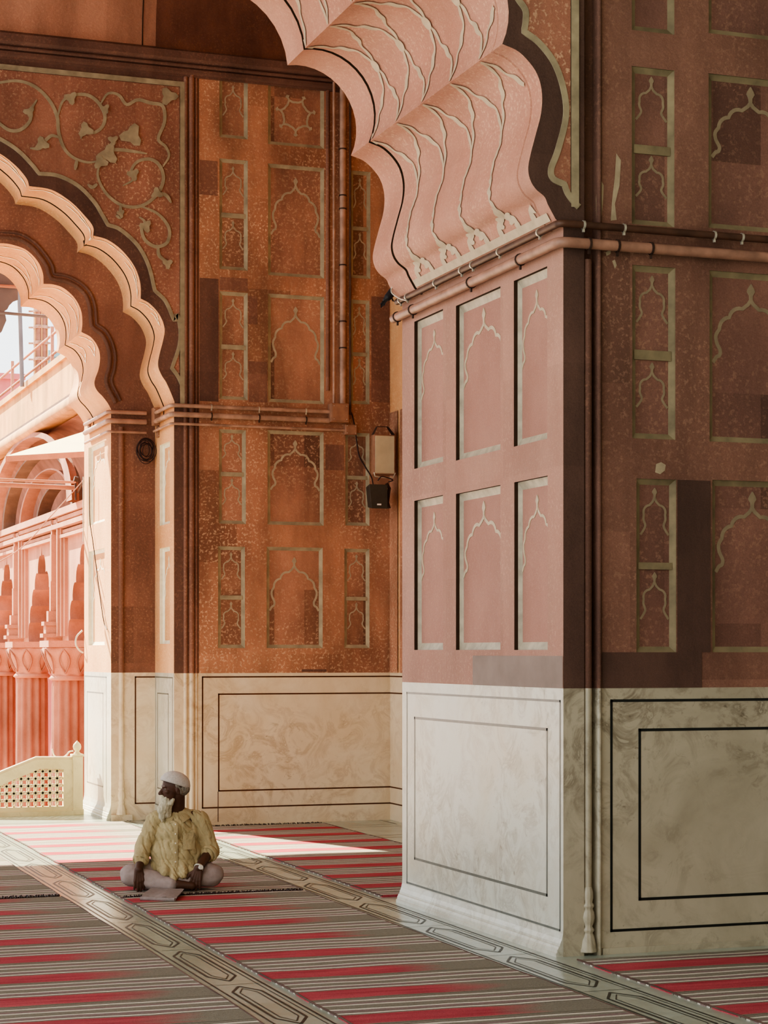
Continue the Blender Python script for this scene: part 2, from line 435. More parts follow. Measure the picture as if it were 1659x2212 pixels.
# keep lobes as smooth sweeps
full = half + mirror(half, apex.x)
XL = 2 * apex.x - XP
ZT = 9.3
XR1 = on_y(1262, 500, YF)[0]
fnF = PY(YF)
w = MB()
w.poly([(XR1, ZD), (XR1, ZT), (XL - 1.2, ZT), (XL - 1.2, ZD), (XL, ZD), (XL, 4.04)] + [(p.x, p.y) for p in reversed(full)][1:-1] + [(XP, 4.04), (XP, ZD)], fnF)
w.quad((XL - 1.2, YR, ZD), (XL - 1.2, YR, ZT), (XL - 1.2, YF, ZT), (XL - 1.2, YF, ZD))
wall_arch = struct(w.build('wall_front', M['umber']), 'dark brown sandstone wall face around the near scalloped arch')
w = MB()
w.poly([(XS + .3, 0), (XS + .3, ZT), (XL - 1.2, ZT), (XL - 1.2, 0), (XL, 0), (XL, 4.04)] + [(p.x, p.y) for p in reversed(full)][1:-1] + [(XP, 4.04), (XP, 0)], PY(YR))
w.build('wall_rear_face', M['redspeck'], wall_arch)
sf = Soffit(full, YF, YR)
w = MB()
rows = []
GW = .035
ylist = [(0, 0), (.14, 0), (.145, -.012), (.155, -.012), (.16, 0), (YG - YF, 0), (YG - YF + .001, -.05), (YG - YF + GW, -.05), (YG - YF + GW + .001, 0), (YR - YF, 0)]
def norms(P):
    out = []
    for i in range(len(P)):
        a = P[max(i - 1, 0)]; b = P[min(i + 1, len(P) - 1)]; d = (b - a).normalized(); out.append(Vector((-d.y, d.x)))
    return out
nn = norms(full)
for t, lf in ylist:
    rows.append([Vector(((p + n * lf).x, YF + t, (p + n * lf).y)) for p, n in zip(full, nn)])
w.grid(rows[:6]); w.grid(rows[8:])
soff = struct(w.build('ceiling_arch_soffit', M['soffit'], None, 28), 'pink scalloped underside of the near arch with a pale inlaid net', 'arch')
w = MB(); w.grid(rows[5:9]); w.build('shadow_groove', M['groove'], soff)
# inlaid net on the underside
ic = [len(join([Vector((XP, 4.04)), Vector(s1[0])], s1)) - 1]
ic.append(ic[0] + 14); ic.append(ic[1] + 12); ic.append(ic[2] + 12)
S = [sf.at(i) for i in ic]
s_base = sf.at(1)
nb = MB()
T0, T1 = .20, YG - YF - .02
NP = 5; pitch = (T1 - T0) / 4.3
tn = [T1 - pitch * (k + .02) for k in range(NP)]       # nodes from the rear edge forwards
def wav(a, b, amp=.035, n=26, w0=.022, w1=.05):
    a, b = Vector(a), Vector(b); d = b - a; L = d.length; nrm = Vector((-d.y, d.x)).normalized(); P, W = [], []
    for i in range(n + 1):
        k = i / n; e = math.sin(math.pi * k)
        P.append(a + d * k + nrm * (amp * e * math.sin(2 * math.pi * k * 1.0) + amp * .25 * e * math.sin(2 * math.pi * k * 4)))
        W.append(w0 + (w1 - w0) * (abs(math.sin(math.pi * k * 3)) ** 3) * e)
    return P, W
def clipt(P, W):
    o = [(p, q) for p, q in zip(P, W) if 0.17 < p.y < T1 + .01]
    return ([p for p, q in o], [q for p, q in o]) if len(o) > 2 else (None, None)
def put(a, b, **k):
    P, W = clipt(*wav(a, b, **k))
    if P: surf_ribbon(nb, sf, P, W)
ctr_lobe = []
for li, (sa, sb) in enumerate([(S[0], S[1]), (S[1], S[2]), (S[2], S[3])]):
    m = (sa + sb) / 2
    for t in tn + [tn[-1] - pitch]:
        for dt, am in ((-.5, .03), (.5, -.03)):
            mt = t + dt * pitch
            put((sa + .01, t), (m, mt), amp=am)
            put((sb - .01, t), (m, mt), amp=-am)
        mt = t - .5 * pitch
        if .2 < mt < T1 - .05:
            P = [Vector((m + .045 * math.cos(a * math.pi / 8), mt + .045 * math.sin(a * math.pi / 8))) for a in range(17)]
            for a in range(16):
                nb.quad(sf(m, mt, .010), sf(P[a].x, P[a].y, .010), sf(P[a + 1].x, P[a + 1].y, .010))
sm = s_base + (S[0] - s_base) * .60
for t in tn + [tn[-1] - pitch]:
    for dt, am in ((-.5, .03), (.5, -.03)):
        put((S[0] - .01, t), (sm, t + dt * pitch), amp=-am)
    mt = t - .5 * pitch
    put((sm, mt), (s_base + .42, mt), amp=.018, w0=.028, w1=.036)
    put((s_base + .42, mt), (s_base + .20, mt - .02), amp=.02, w0=.02, w1=.06)
    for sg in (-1, 1):
        put((s_base + .22, mt), (s_base + .02, mt + sg * pitch * .30), amp=.03 * sg, w0=.04, w1=.09)
# pale band along the springing
nb.grid([[sf(s_base + .002 + q * .05, t, .007) for q in (0, .5, 1)] for t in (T0 - .15, T1)], smooth=False)
nb.build('net_inlay', M['inlayp'], soff)

# spandrel field and its inlay line, right of the near arch
il = cr([(130, -60), (165, 0), (205, 60), (208, 120), (198, 190)], 2.77, 1060, 0)
il2 = cr([(198, 190), (290, 260), (380, 380), (435, 540), (448, 700), (400, 900), (360, 1010), (372, 1070), (440, 1105)], 2.77, 1060, 0)
il3 = cr([(440, 1105), (455, 1150), (485, 1195), (525, 1240)], 2.77, 1060, 0)
L1 = join(seg(YF, il), seg(YF, il2), seg(YF, il3))
topx = L1[0]
ext = lobe(topx, (topx.x - .55, topx.y + .85), .22, 8, -1)
xb = on_y(1232, 100, YF)[0]; xb2 = on_y(1249, 100, YF)[0]
w = MB()
w.poly([(p.x, p.y) for p in reversed(ext[1:])] + [(p.x, p.y) for p in L1[:-4]] + [(xb, L1[-4].y), (xb, ext[-1].y)], fnF, -.004)
w.build('spandrel_field', M['redspeck'], wall_arch)
w = MB(); ribbon(w, fnF, [p for p in L1], .035, .008); ribbon(w, fnF, ext, .035, .008)
w.quad(*[fnF(a, b, -.012) for a, b in ((xb, 4.15), (xb2, 4.15), (xb2, 8.6), (xb, 8.6))])
w.build('border_inlay', M['frame'], wall_arch)

# ---- mouldings between the pier front and the right wall
x1262, x1282, x1290, x1300 = [on_y(p, 1000, YF)[0] for p in (1262, 1283, 1290, 1302)]
w = MB()
def vmould(w, pts, z0, z1, smooth=False):       # pts: (X, Y) chain
    w.grid([[(x, y, z0) for x, y in pts], [(x, y, z1) for x, y in pts]], smooth=smooth)
prof = [(x1262, YF), (x1262 + .004, YF + .06), (x1290 - .002, YF + .06), (x1290, YF + .005)] + \
       [(x1290 + .013 * (1 - math.cos(a)), YF + .005 - .018 * math.sin(a)) for a in [k * math.pi / 6 for k in range(1, 7)]] + [(x1300, YF + .012)]
vmould(w, prof, ZD, ZT); wm = w.build('wall_corner_moulding', M['reddark']); struct(wm, 'vertical groove and roll moulding beside the near pier corner')
w = MB(); vmould(w, prof, 0, ZD); w.build('marble_moulding', M['marbled'], wm)

# slender engaged column
xc = (x1262 + x1282) / 2
zc1 = 3.87
col = empty('engaged_column', (xc, YF + .02, 0))
w = MB(); w.lathe((0, 0, 0), [(.024, ZD), (.024, zc1)], 14); o = w.build('shaft', M['reddark'], col)
w = MB(); w.lathe((0, 0, 0), [(.022, .34), (.024, .6), (.024, ZD)], 14); w.build('shaft', M['marbled'], col)
def bulb(w, base, k=1.0):
    w.lathe(base, [(r * k, z * k) for r, z in [(.055, 0), (.055, .015), (.05, .02), (.044, .06), (.033, .095), (.028, .105), (.036, .115), (.036, .125), (.026, .14), (.036, .165), (.041, .19), (.036, .22), (.028, .24), (.036, .25), (.036, .26), (.026, .275), (.032, .30), (.030, .335), (.022, .36)]], 32, 10, .10)
w = MB(); bulb(w, (0, -.005, .02)); w.build('base', M['marbled'], col)
tag(col, 'slender engaged column with lotus base at the near pier corner', 'column')

# ---- right wall with sunk panels
XRR = 8.2
rp = [  # px0, px1, top, bottom, dividers (py), inlay
    (1367, 1459, -230, 63, (), 'small'), (1367, 1459, 141, 483, ((308, 327),), 'small'), (1368, 1461, 571, 946, ((753, 774),), 'small'), (1377, 1463, 1033, 1409, ((1214, 1229),), 'small'),
    (1533, 1721, -230, 70, (), 'tall'), (1533, 1721, 157, 491, (), 'tall'), (1535, 1721, 583, 953, (), 'tall'), (1541, 1721, 1036, 1409, (), 'tall')]
rects = panels_y(YF, [r[:4] for r in rp])
fnR = PY(YF + .012)
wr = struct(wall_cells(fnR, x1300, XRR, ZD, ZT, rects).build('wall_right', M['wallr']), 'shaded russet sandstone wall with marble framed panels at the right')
for r, q in zip(rp, rects):
    dv = [tuple(sorted((on_y(r[0], b, YF)[1], on_y(r[0], a, YF)[1]))) for a, b in r[4]]
    recess(fnR, *q, wr, M['framed'], M['wallrp'], .010, .032, .026, dv, r[5], M['inlayd'], .013 if r[5] == 'small' else .022)
w = MB()
zb = on_y(1310, 1409, YF)[1]
w.quad(fnR(x1300, ZD, -.003), fnR(on_y(1518, 1409, YF)[0], ZD, -.003), fnR(on_y(1518, 1409, YF)[0], zb, -.003), fnR(x1300, zb, -.003))
xa, xbb = on_y(1461, 1200, YF)[0], on_y(1540, 1200, YF)[0]
w.quad(fnR(xa + .012, zb, -.003), fnR(xbb - .01, zb, -.003), fnR(xbb - .01, on_y(1461, 1036, YF)[1], -.003), fnR(xa + .012, on_y(1461, 1036, YF)[1], -.003))
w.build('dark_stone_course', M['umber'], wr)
for pts in ([(1292, 392), (1300, 388), (1306, 400), (1304, 440), (1300, 478), (1290, 478), (1289, 430)], [(1333, 330), (1343, 345), (1340, 400), (1330, 440), (1334, 474), (1321, 476), (1324, 430), (1330, 380)], [(1419, 1002), (1430, 998), (1440, 1004), (1438, 1016), (1428, 1024), (1417, 1020)], [(1324, 563), (1330, 560), (1334, 572), (1330, 580)], [(1310, 544), (1322, 538), (1320, 548), (1312, 552)]):
    w = MB(); w.poly([on_y(*p, YF) for p in pts], fnR, -.002); w.build('plaster_smear', M['inlay'], wr)
w = MB(); w.quad(fnR(x1300, 0), fnR(XRR, 0), fnR(XRR, ZD), fnR(x1300, ZD))
w.box((x1300, YF - .005, 0), (XRR, YF + .02, .035))
dr = w.build('marble_dado', M['marbled'], wr)
w = MB(); (a0, zt), zb0 = on_y(1320, 1511, YF), on_y(1325, 2014, YF)[1]; (a1, zt1), zb1 = on_y(1381, 1574, YF), on_y(1384, 1946, YF)[1]
frame_lines(w, fnR, a0, 7.6, zb0, zt, .015); frame_lines(w, fnR, a1, 7.45, zb1, zt1, .016)
w.build('marble_line_inlay', M['black'], wr)
# flat strip left of the column: dado
w = MB(); w.quad((XP, YF, 0), (x1262, YF, 0), (x1262, YF, ZD), (XP, YF, ZD)); w.build('dado_strip', M['marbled'], wall_arch)

# ---- near pier, left face
pp = [(895, 957, 695, 1013, 'tall'), (985, 1081, 661, 995, 'tall'), (1110, 1182, 607, 965, 'tall'),
      (895, 957, 1082, 1404, 'tall'), (985, 1081, 1067, 1404, 'tall'), (1111, 1183, 1042, 1404, 'tall')]
rects = panels_x(XP, [r[:4] for r in pp]); fnP = PX(XP)
wp = struct(wall_cells(fnP, YF, YR, ZD, 4.04, rects).build('wall_pier', M['pier']), 'pale rose sandstone pier with six sunk arch panels beside the rugs')
for r, q in zip(pp, rects):
    recess(fnP, *q, wp, M['framep'], M['pier2'], .024, .045, .044, (), r[4], M['inlayp'], .017 if r[1] - r[0] < 80 else .022, .022, M['groove'])  # reveals get a dark colour in place of recess shade
w = MB(); w.quad(fnP(YF, ZD), fnP(YR, ZD), fnP(YR, .16), fnP(YF, .16)); w.build('marble_dado', M['marble'], wp)
sk = [(0, .20), (-.004, .16), (-.02, .12), (-.045, .09), (-.05, .075), (-.065, .07), (-.075, .055), (-.085, .05), (-.09, .03), (-.105, .025), (-.105, 0)]
w = MB()
w.grid([[(XP + a * .42, YF, z * .8) for a, z in sk], [(XP + a * .42, YR, z * .8) for a, z in sk]], smooth=False)
w.quad(*[(XP + a * .42, YF, z * .8) for a, z in sk], (XP, YF, 0))
w.build('skirting', M['marble'], wp)
# grey replacement stone in the course above the dado
ya, za = on_x(1022, 1409, XP); w = MB()
w.quad(fnP(YF + .001, ZD, -.003), fnP(ya, ZD, -.003), fnP(ya, 1.665, -.003), fnP(YF + .001, 1.665, -.003)); w.build('grey_stone_course', plain('grey_sandstone', (146, 128, 118), .85, .15, 5), wp)
w = MB()
(o1, zt) = on_x(878.5, 1494.5, XP); zb0 = on_x(878.5, 1908, XP)[1]; o0 = on_x(1211, 1512, XP)[0]
frame_lines(w, fnP, o0, o1, zb0, zt, .013)
(i1, zt) = on_x(895, 1548, XP); zb1 = on_x(896, 1857, XP)[1]; i0 = on_x(1183, 1571, XP)[0]
frame_lines(w, fnP, i0, i1, zb1, zt, .016)
w.build('marble_line_inlay', M['grey'], wp)
# pier rear / bay side filler
w = MB(); w.quad((XP, YR, 0), (XS + .3, YR, 0), (XS + .3, YR, 4.1), (XP, YR, 4.1)); w.build('rear_face', M['redspeck'], wp)

# ================================================================ BACK WALL
A = dict(s=3.456, ox=0, oy=480); B1 = dict(s=2.9625, ox=0, oy=0)
def a2(p): return cr(p, 3.456, 0, 480)
def a1(p): return cr(p, 2.9625, 0, 0)
sp = seg(YB, [(377, 868)] + a2([(1270, 1260), (1240, 1195), (1205, 1140), (1180, 1070), (1190, 990), (1218, 880), (1228, 790), (1190, 690), (1120, 610), (1050, 570)]))
l2 = seg(YB, a2([(1050, 570), (1050, 480), (1030, 390), (985, 300), (900, 200), (800, 130), (697, 100)]))
l3 = seg(YB, [(201, 512), (201, 490), (182, 465), (152, 435), (111, 410), (63, 402)])
l4 = seg(YB, [(63, 402), (57, 385), (34, 358), (0, 332), (-40, 316), (-92, 314)])
P0 = Vector(on_y(-92, 314, YB)); P1_ = P0 + Vector((-.78, .22)); P2_ = P1_ + Vector((-.62, .30))
halfA = join([Vector((XJ, 4.0)), Vector(sp[0])], sp, l2, l3, l4, lobe(P0, P1_, .26, 8, -1), catmull([P1_, (P1_ + P2_) / 2 + Vector((-.03, .04)), P2_], 5))
fullA = halfA + mirror(halfA, P2_.x)
XLA = 2 * P2_.x - XJ
sp = seg(YI, [(240, 884)] + a2([(800, 1345), (765, 1300), (720, 1250), (705, 1190), (735, 1100), (747, 1010), (730, 930), (680, 860), (608, 820)]))
l2 = seg(YI, a2([(608, 820), (615, 750), (605, 660), (560, 570), (480, 495), (400, 465), (325, 460)]))
l3 = seg(YI, a2([(325, 460), (320, 380), (280, 290), (200, 210), (100, 170), (0, 158), (-90, 185)]))
Q0 = Vector(on_y(-26, 533.5, YI)); Q1 = P2_.x * .45 + Q0.x * .55; Q1 = Vector((Q1, Q0.y + .42)); Q2 = Vector((P2_.x, Q1.y + .55))
halfB = join([Vector((XI, 4.0)), Vector(sp[0])], sp, l2, l3, lobe(Q0, Q1, .26, 9, -1), catmull([Q1, (Q1 + Q2) / 2 + Vector((-.05, .08)), Q2], 5))
fullB = halfB + mirror(halfB, P2_.x)
XLB = 2 * P2_.x - XI
def arch_wall(prof, xj, xl, u0, u1, z0, zt):
    return [(u1, z0), (u1, zt), (u0, zt), (u0, z0), (xl, z0)] + [(p.x, p.y) for p in reversed(prof)] + [(xj, z0)]
ZC = 7.42
xm = on_y(430, 1000, YB)[0]
fnB, fnI = PY(YB), PY(YI)
w = MB(); w.poly(arch_wall(fullA, XJ, XLA, XLA - 1.5, xm, ZD, ZC), fnB)
wb = struct(w.build('wall_back', M['reddark']), 'red sandstone wall around the outer scalloped arch at the far end')
w = MB(); w.poly(arch_wall(fullB, XI, XLB, XLA - 1.5, XJ + .05, ZD, ZC + .5), fnI)
wi = struct(w.build('wall_inner', M['red']), 'recessed sandstone wall around the inner scalloped arch at the far end')
w = MB(); w.poly(arch_wall(fullB, XI, XLB, XLA - 3.5, XS + 3, 0, 9.6), PY(YE)); w.build('outer_face', M['ext'], wi)
w = MB(); w.quad((XLB, YI, 0), (XLB, YI, 4), (XLB, YE, 4), (XLB, YE, 0)); w.quad((XLA, YB, 0), (XLA, YB, 4), (XLA, YI, 4), (XLA, YI, 0)); w.build('far_jamb', M['red'], wi)
def soffit_rows(prof, y0, y1, gfr):
    nn = norms(prof); D = y1 - y0; rows = []
    for t, lf in [(0, 0), (D * gfr, 0), (D * gfr + .002, -.04), (D * gfr + .04, -.04), (D * gfr + .042, 0), (D, 0)]:
        rows.append([Vector(((p + n * lf).x, y0 + t, (p + n * lf).y)) for p, n in zip(prof, nn)])
    return rows
for prof, y0, y1, gfr, nm, lb, hf in ((fullA, YB, YI, .52, 'ceiling_outer_soffit', 'sunlit scalloped underside of the outer far arch', halfA), (fullB, YI, YE, .62, 'ceiling_inner_soffit', 'sunlit scalloped underside of the inner far arch', halfB)):
    R = soffit_rows(prof, y0, y1, gfr)
    w = MB(); w.grid(R[:2]); w.grid(R[4:])
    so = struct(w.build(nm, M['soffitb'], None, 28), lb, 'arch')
    w = MB(); w.grid(R[1:5]); w.build('shadow_groove', M['groove'], so)
    sfb = Soffit(prof, y0, y1); nbk = MB(); D = (y1 - y0) * gfr
    # cusps = where the profile turns back sharply
    cu = [i for i in range(2, len(prof) - 2) if (prof[i] - prof[i - 1]).angle(prof[i + 1] - prof[i]) > .6 and sfb.at(i) < sfb.a[-1] * .5]
    for q0, q1 in zip([cu[0] - 14] + cu, cu):
        a, b = sfb.at(max(q0, 1)), sfb.at(q1)
        for t in ((.25, .8) if D > .6 else (.3,)):
            for e0, e1 in (((a + .02, D * t), ((a + b) / 2, D * (t - .18))), (((a + b) / 2, D * (t - .18)), (b - .02, D * t)), ((a + .02, D * t), ((a + b) / 2, D * (t + .12)))):
                P, W = wav(e0, e1, amp=.02, w0=.012, w1=.034, n=16); surf_ribbon(nbk, sfb, P, W)
    nbk.build('net_inlay', M['inlayw'], so)
# scalloped line + scroll inlay on the far spandrel
LA = join(seg(YB, [(-50, 275)] + a1([(0, 890), (110, 960), (200, 1050), (250, 1112)])), seg(YB, a1([(250, 1112), (370, 1125), (500, 1190), (600, 1290), (650, 1370), (690, 1440)])),
          seg(YB, a1([(690, 1440), (770, 1470), (880, 1570), (950, 1700), (990, 1860)])),
          seg(YB, a1([(990, 1860), (1060, 1930), (1115, 2050)]) + a2([(1320, 690), (1345, 800), (1338, 920), (1300, 1040), (1282, 1090)])), seg(YB, a2([(1282, 1090), (1320, 1140), (1350, 1200), (1362, 1250)])))
xsp = on_y(388, 500, YB)[0]; zsp = on_y(388, 188, YB)[1]
w = MB(); w.poly([(p.x, p.y) for p in LA] + [(xsp, LA[-1].y), (xsp, zsp), (LA[0].x - .8, zsp), (LA[0].x - .8, LA[0].y + .12)], fnB, -.004)
w.build('spandrel_field', M['redspeck'], wb)
w = MB(); ribbon(w, fnB, LA, .035, .012)
x398 = on_y(398, 500, YB)[0]
w.quad(*[fnB(a, b, -.0175) for a, b in ((xsp, 4.1), (x398, 4.1), (x398, zsp + .05), (xsp, zsp + .05))])
w.quad(*[fnB(a, b, -.0150) for a, b in ((-3, zsp), (xsp, zsp), (xsp, zsp + .05), (-3, zsp + .05))])
scr = [[(-60, 560), (0, 530), (120, 520), (230, 560), (320, 650), (365, 750), (375, 850), (410, 950), (470, 1010), (560, 1040), (640, 1030)],
 [(370, 740), (400, 650), (470, 610), (560, 610), (630, 660), (670, 740), (655, 810), (600, 850), (540, 840), (515, 890)],
 [(640, 670), (690, 600), (760, 610), (810, 670), (880, 640), (960, 660), (1040, 680), (1052, 780), (1012, 890), (1060, 940), (1080, 1000), (1040, 1070)],
 [(640, 1040), (625, 1130), (680, 1240), (780, 1315), (900, 1320), (1000, 1250), (1045, 1150), (1020, 1060), (960, 1020), (880, 1035), (840, 1090), (850, 1150), (785, 1190)],
 [(900, 1320), (1010, 1370), (1080, 1460), (1070, 1550), (1000, 1580), (930, 1540), (905, 1470), (925, 1420), (890, 1390)],
 [(-40, 760), (0, 795), (60, 835), (130, 832), (190, 775), (200, 700), (235, 640)], [(1010, 1580), (1020, 1640), (1090, 1690)],
 [(640, 1030), (690, 970), (760, 960), (850, 970), (940, 985)], [(375, 880), (330, 870), (290, 900), (250, 950), (190, 950)], [(490, 1030), (480, 1090)], [(620, 1180), (590, 1200), (560, 1180)], [(770, 1320), (770, 1390), (740, 1380)], [(1000, 1240), (1060, 1250), (1095, 1300)]]
for ci, c in enumerate(scr):
    P = seg(YB, a1(c), 5); n = len(P) - 1
    ribbon(w, fnB, P, [.010 + .022 * math.sin(math.pi * min(1, (k + .5) / n)) ** .5 for k in range(n + 1)], .006 + .0006 * ci, -.004)
for bi, (cx_, cy_, r_, an) in enumerate([(545, 835, 42, .3), (185, 720, 32, 1.2), (265, 925, 40, .3), (690, 990, 55, .8), (840, 870, 62, -1.2), (850, 1120, 34, 1.3), (930, 1450, 34, 1.2), (1000, 1240, 32, .4), (450, 630, 36, 1.3), (1075, 620, 48, 0), (1070, 1690, 28, -.6), (670, 700, 26, 1.2), (640, 1040, 40, .2), (770, 1370, 22, 1.3), (720, 900, 28, 1.5)]):
    n = 14; out = []
    for k in range(n):
        a = 2 * math.pi * k / n; rr = r_ * (1 + .35 * math.cos(3 * (a - an))) ; out.append(on_y(*a1([(cx_ + rr * math.cos(a), cy_ + rr * math.sin(a))])[0], YB))
    w.poly(out, fnB, -.0185 - .0004 * bi)
w.build('scroll_inlay', M['frame'], wb)
# ridge mouldings between the two orders
w = MB()
rd = join(seg(YI, a2([(-120, 90), (-60, 75), (20, 70), (150, 85), (260, 150), (340, 240), (390, 320), (405, 385)])), seg(YI, a2([(405, 385), (500, 400), (600, 450), (670, 520), (710, 620), (722, 760)])), seg(YI, a2([(722, 760), (790, 810), (840, 900), (862, 1000), (855, 1100), (835, 1190), (880, 1290), (900, 1330)])))
for sft, r_ in ((0, .016), (.055, .022)):
    L, R_ = offset_line(rd, abs(sft) * 2 + .0001); P = L if sft < 0 else R_
    w.tube([(p.x, YI, p.y) for p in P], r_, 8)
w.build('scalloped_moulding', M['reddark'], wi, 35)
# panelled wall right of the arch
bp = [(474, 535, 165, 296, (), 'small'), (579, 700, 173, 311, (), 'star'),
      (474, 535, 342, 581, ((458, 468),), 'small'), (579, 700, 353, 594, (), 'wide'), (757, 800, 368, 600, ((488, 496),), 'small'),
      (474, 535, 629, 862, ((743, 753),), 'small'), (579, 700, 634, 868, (), 'wide'), (757, 798, 647, 872, ((760, 768),), 'small'),
      (473, 531, 927, 1131, ((1019, 1028),), 'small'), (578, 699, 929, 1133, (), 'wide'), (746, 798, 934, 1135, ((1027, 1035),), 'small'),
      (471, 529, 1180, 1400, ((1286, 1295),), 'small'), (576, 697, 1181, 1400, (), 'wide'), (744, 798, 1185, 1400, ((1289, 1297),), 'small')]
rects = panels_y(YB, [r[:4] for r in bp])
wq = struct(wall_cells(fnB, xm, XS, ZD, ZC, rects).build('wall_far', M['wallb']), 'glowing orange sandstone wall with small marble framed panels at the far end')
for r, q in zip(bp, rects):
    dv = [tuple(sorted((on_y(r[0], b, YB)[1], on_y(r[0], a, YB)[1]))) for a, b in r[4]]
    sm_ = r[1] - r[0] < 90
    recess(fnB, *q, wq, M['frame'], M['wallbp'], .006, .034, .02, dv, r[5], M['inlay'], .012 if sm_ else .02)
for a_, b_, t_, o_, mt in ((431, 472, 600, 866, 'reddark'), (474, 535, 598, 626, 'red'), (537, 556, 640, 700, 'red'), (537, 577, 780, 868, 'red'), (703, 743, 960, 1015, 'red'), (431, 470, 345, 420, 'red'), (802, 841, 640, 868, 'red')):
    q = panels_y(YB, [(a_, b_, t_, o_)])[0]
    w = MB(); w.quad(fnB(q[0], q[2], -.0015), fnB(q[1], q[2], -.0015), fnB(q[1], q[3], -.0015), fnB(q[0], q[3], -.0015)); w.build('stone_block', M[mt], wq)
# vertical mouldings near the arch
def xat(px): return on_y(px, 1000, YB)[0]
w = MB()
for a, r_ in ((401, .02), (414, .028), (424, .012)):
    x = xat(a); vmould(w, [(x + r_ * math.cos(k * math.pi / 8), YB - r_ * math.sin(k * math.pi / 8)) for k in range(9)], ZD, ZC, True)
x7 = xat(708); vmould(w, [(x7 + .02 * math.cos(k * math.pi / 8), YB - .02 * math.sin(k * math.pi / 8)) for k in range(9)], 4.3, ZC, True)
w.build('roll_moulding', M['red'], wb)
w = MB()
for a, r_ in ((401, .02), (414, .028), (424, .012)):
    x = xat(a); vmould(w, [(x + r_ * math.cos(k * math.pi / 8), YB - r_ * math.sin(k * math.pi / 8)) for k in range(9)], 0, ZD, True)
w.build('marble_moulding', M['marblew'], wb)
w = MB(); w.quad(fnB(XJ, 0), fnB(XS, 0), fnB(XS, ZD), fnB(XJ, ZD)); w.quad(fnB(XLA - 1.5, 0), fnB(XLA, 0), fnB(XLA, ZD), fnB(XLA - 1.5, ZD)); w.build('marble_dado', M['marblew'], wb)
w = MB()
(u0, zt), zb_ = on_y(436, 1461, YB), on_y(436, 1747, YB)[1]; (u1, zt1), zb1_ = on_y(471, 1498, YB), on_y(471, 1710, YB)[1]
frame_lines(w, fnB, u0, XS, zb_, zt, .014, sides='ltb'); frame_lines(w, fnB, u1, XS, zb1_, zt1, .014, sides='ltb')
fnS = PX(XS)
frame_lines(w, fnS, YR, YB, zb_, zt, .014, sides='tb'); frame_lines(w, fnS, YR, YB, zb1_, zt1, .014, sides='tb')
w.build('marble_line_inlay', M['brown'], wb)
w = MB(); w.box((u1 - .004, YB - .002, .03), (u1 + .004, YB, zb1_)); w.box((xat(652), YB - .003, ZD + .01), (xat(705), YB, ZD + .035)); w.build('stone_joint', M['reddark'], wb)
# thin course line above dado
# side wall at the far right end
w = MB(); w.quad(fnS(YR, ZD), fnS(YB, ZD), fnS(YB, 9.2), fnS(YR, 9.2)); ws = struct(w.build('wall_side', M['soffitb']), 'orange-lit sandstone return wall behind the near pier')  # orange light on this wall is put into its stone colour
w = MB(); w.quad(fnS(YR, 0), fnS(YB, 0), fnS(YB, ZD), fnS(YR, ZD)); w.build('marble_dado', M['marblew'], ws)
w = MB(); w.quad(fnS(YB - .02, ZD, -.012), fnS(YB - .25, ZD, -.012), fnS(YB - .25, 4.1, -.012), fnS(YB - .02, 4.1, -.012)); w.quad(fnS(YB - .32, ZD, -.012), fnS(YB - .5, ZD, -.012), fnS(YB - .5, 4.1, -.012), fnS(YB - .32, 4.1, -.012)); w.build('pilaster_strip', M['wallb'], ws)

# jambs of the far arch
def jamb(x, y0, y1, name, label, cols, outer, inner):
    fn = PX(x); rc = panels_x(x, cols)
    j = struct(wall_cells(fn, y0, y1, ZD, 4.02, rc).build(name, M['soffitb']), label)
    for q in rc: recess(fn, *q, j, M['inlayw'], M['soffitb'], .03, .035, .045, (), 'tall', M['inlayw'], .016)
    w = MB(); w.quad(fn(y0, 0), fn(y1, 0), fn(y1, ZD), fn(y0, ZD)); w.build('marble_dado', M['marble'], j)
    w = MB()
    for (a, b, t, bo) in (outer, inner):
        q = panels_x(x, [(a, b, t, bo)])[0]; frame_lines(w, fn, *q, .012)
    w.build('marble_line_inlay', M['grey'], j)
    return j
jo = jamb(XJ, YB, YI, 'wall_outer_jamb', 'narrow lit jamb of the outer far arch, panelled above marble', [(345, 367, 962, 1136), (345, 367, 1185, 1391)], (336, 373, 1461, 1738), (340, 364, 1496, 1703))
ji = jamb(XI, YI, YE, 'wall_inner_jamb', 'sunlit jamb of the inner far arch beside the marble railing', [(191, 226, 968, 1136), (191, 226, 1192, 1394)], (183, 230, 1459, 1724), (188, 223, 1493, 1690))
w = MB(); w.grid([[(XI + a * .45, YI, z) for a, z in sk], [(XI + a * .45, YE, z) for a, z in sk]], smooth=False); w.quad(*[(XI + a * .45, YI, z) for a, z in sk], (XI, YI, 0)); w.build('skirting', M['marble'], ji)
w = MB(); w.quad(fnI(XI, 0), fnI(XJ + .01, 0), fnI(XJ + .01, ZD), fnI(XI, ZD)); w.box((XI, YI - .03, 0), (on_y(285, 1700, YI)[0], YI, .06)); w.build('marble_dado', M['marblew'], wi)
w = MB(); (u0, zt), zb_ = on_y(291, 1461, YI), on_y(291, 1737, YI)[1]; frame_lines(w, fnI, u0, XJ, zb_, zt, .014, sides='ltb'); w.build('marble_line_inlay', M['brown'], wi)
# engaged column on the recessed face
x26 = on_y(262, 1500, YI)[0]
col = empty('engaged_column', (x26, YI, 0))
w = MB(); w.lathe((0, 0, 0), [(.028, ZD), (.028, 3.95)], 14); w.build('shaft', M['red'], col)
w = MB(); w.lathe((0, 0, 0), [(.022, .38), (.026, .6), (.026, ZD)], 14); w.build('shaft', M['marblew'], col)
w = MB(); bulb(w, (0, -.0, .06), 1.0); w.build('base', M['marblew'], col)
tag(col, 'slender engaged column on the recessed face of the far arch', 'column')

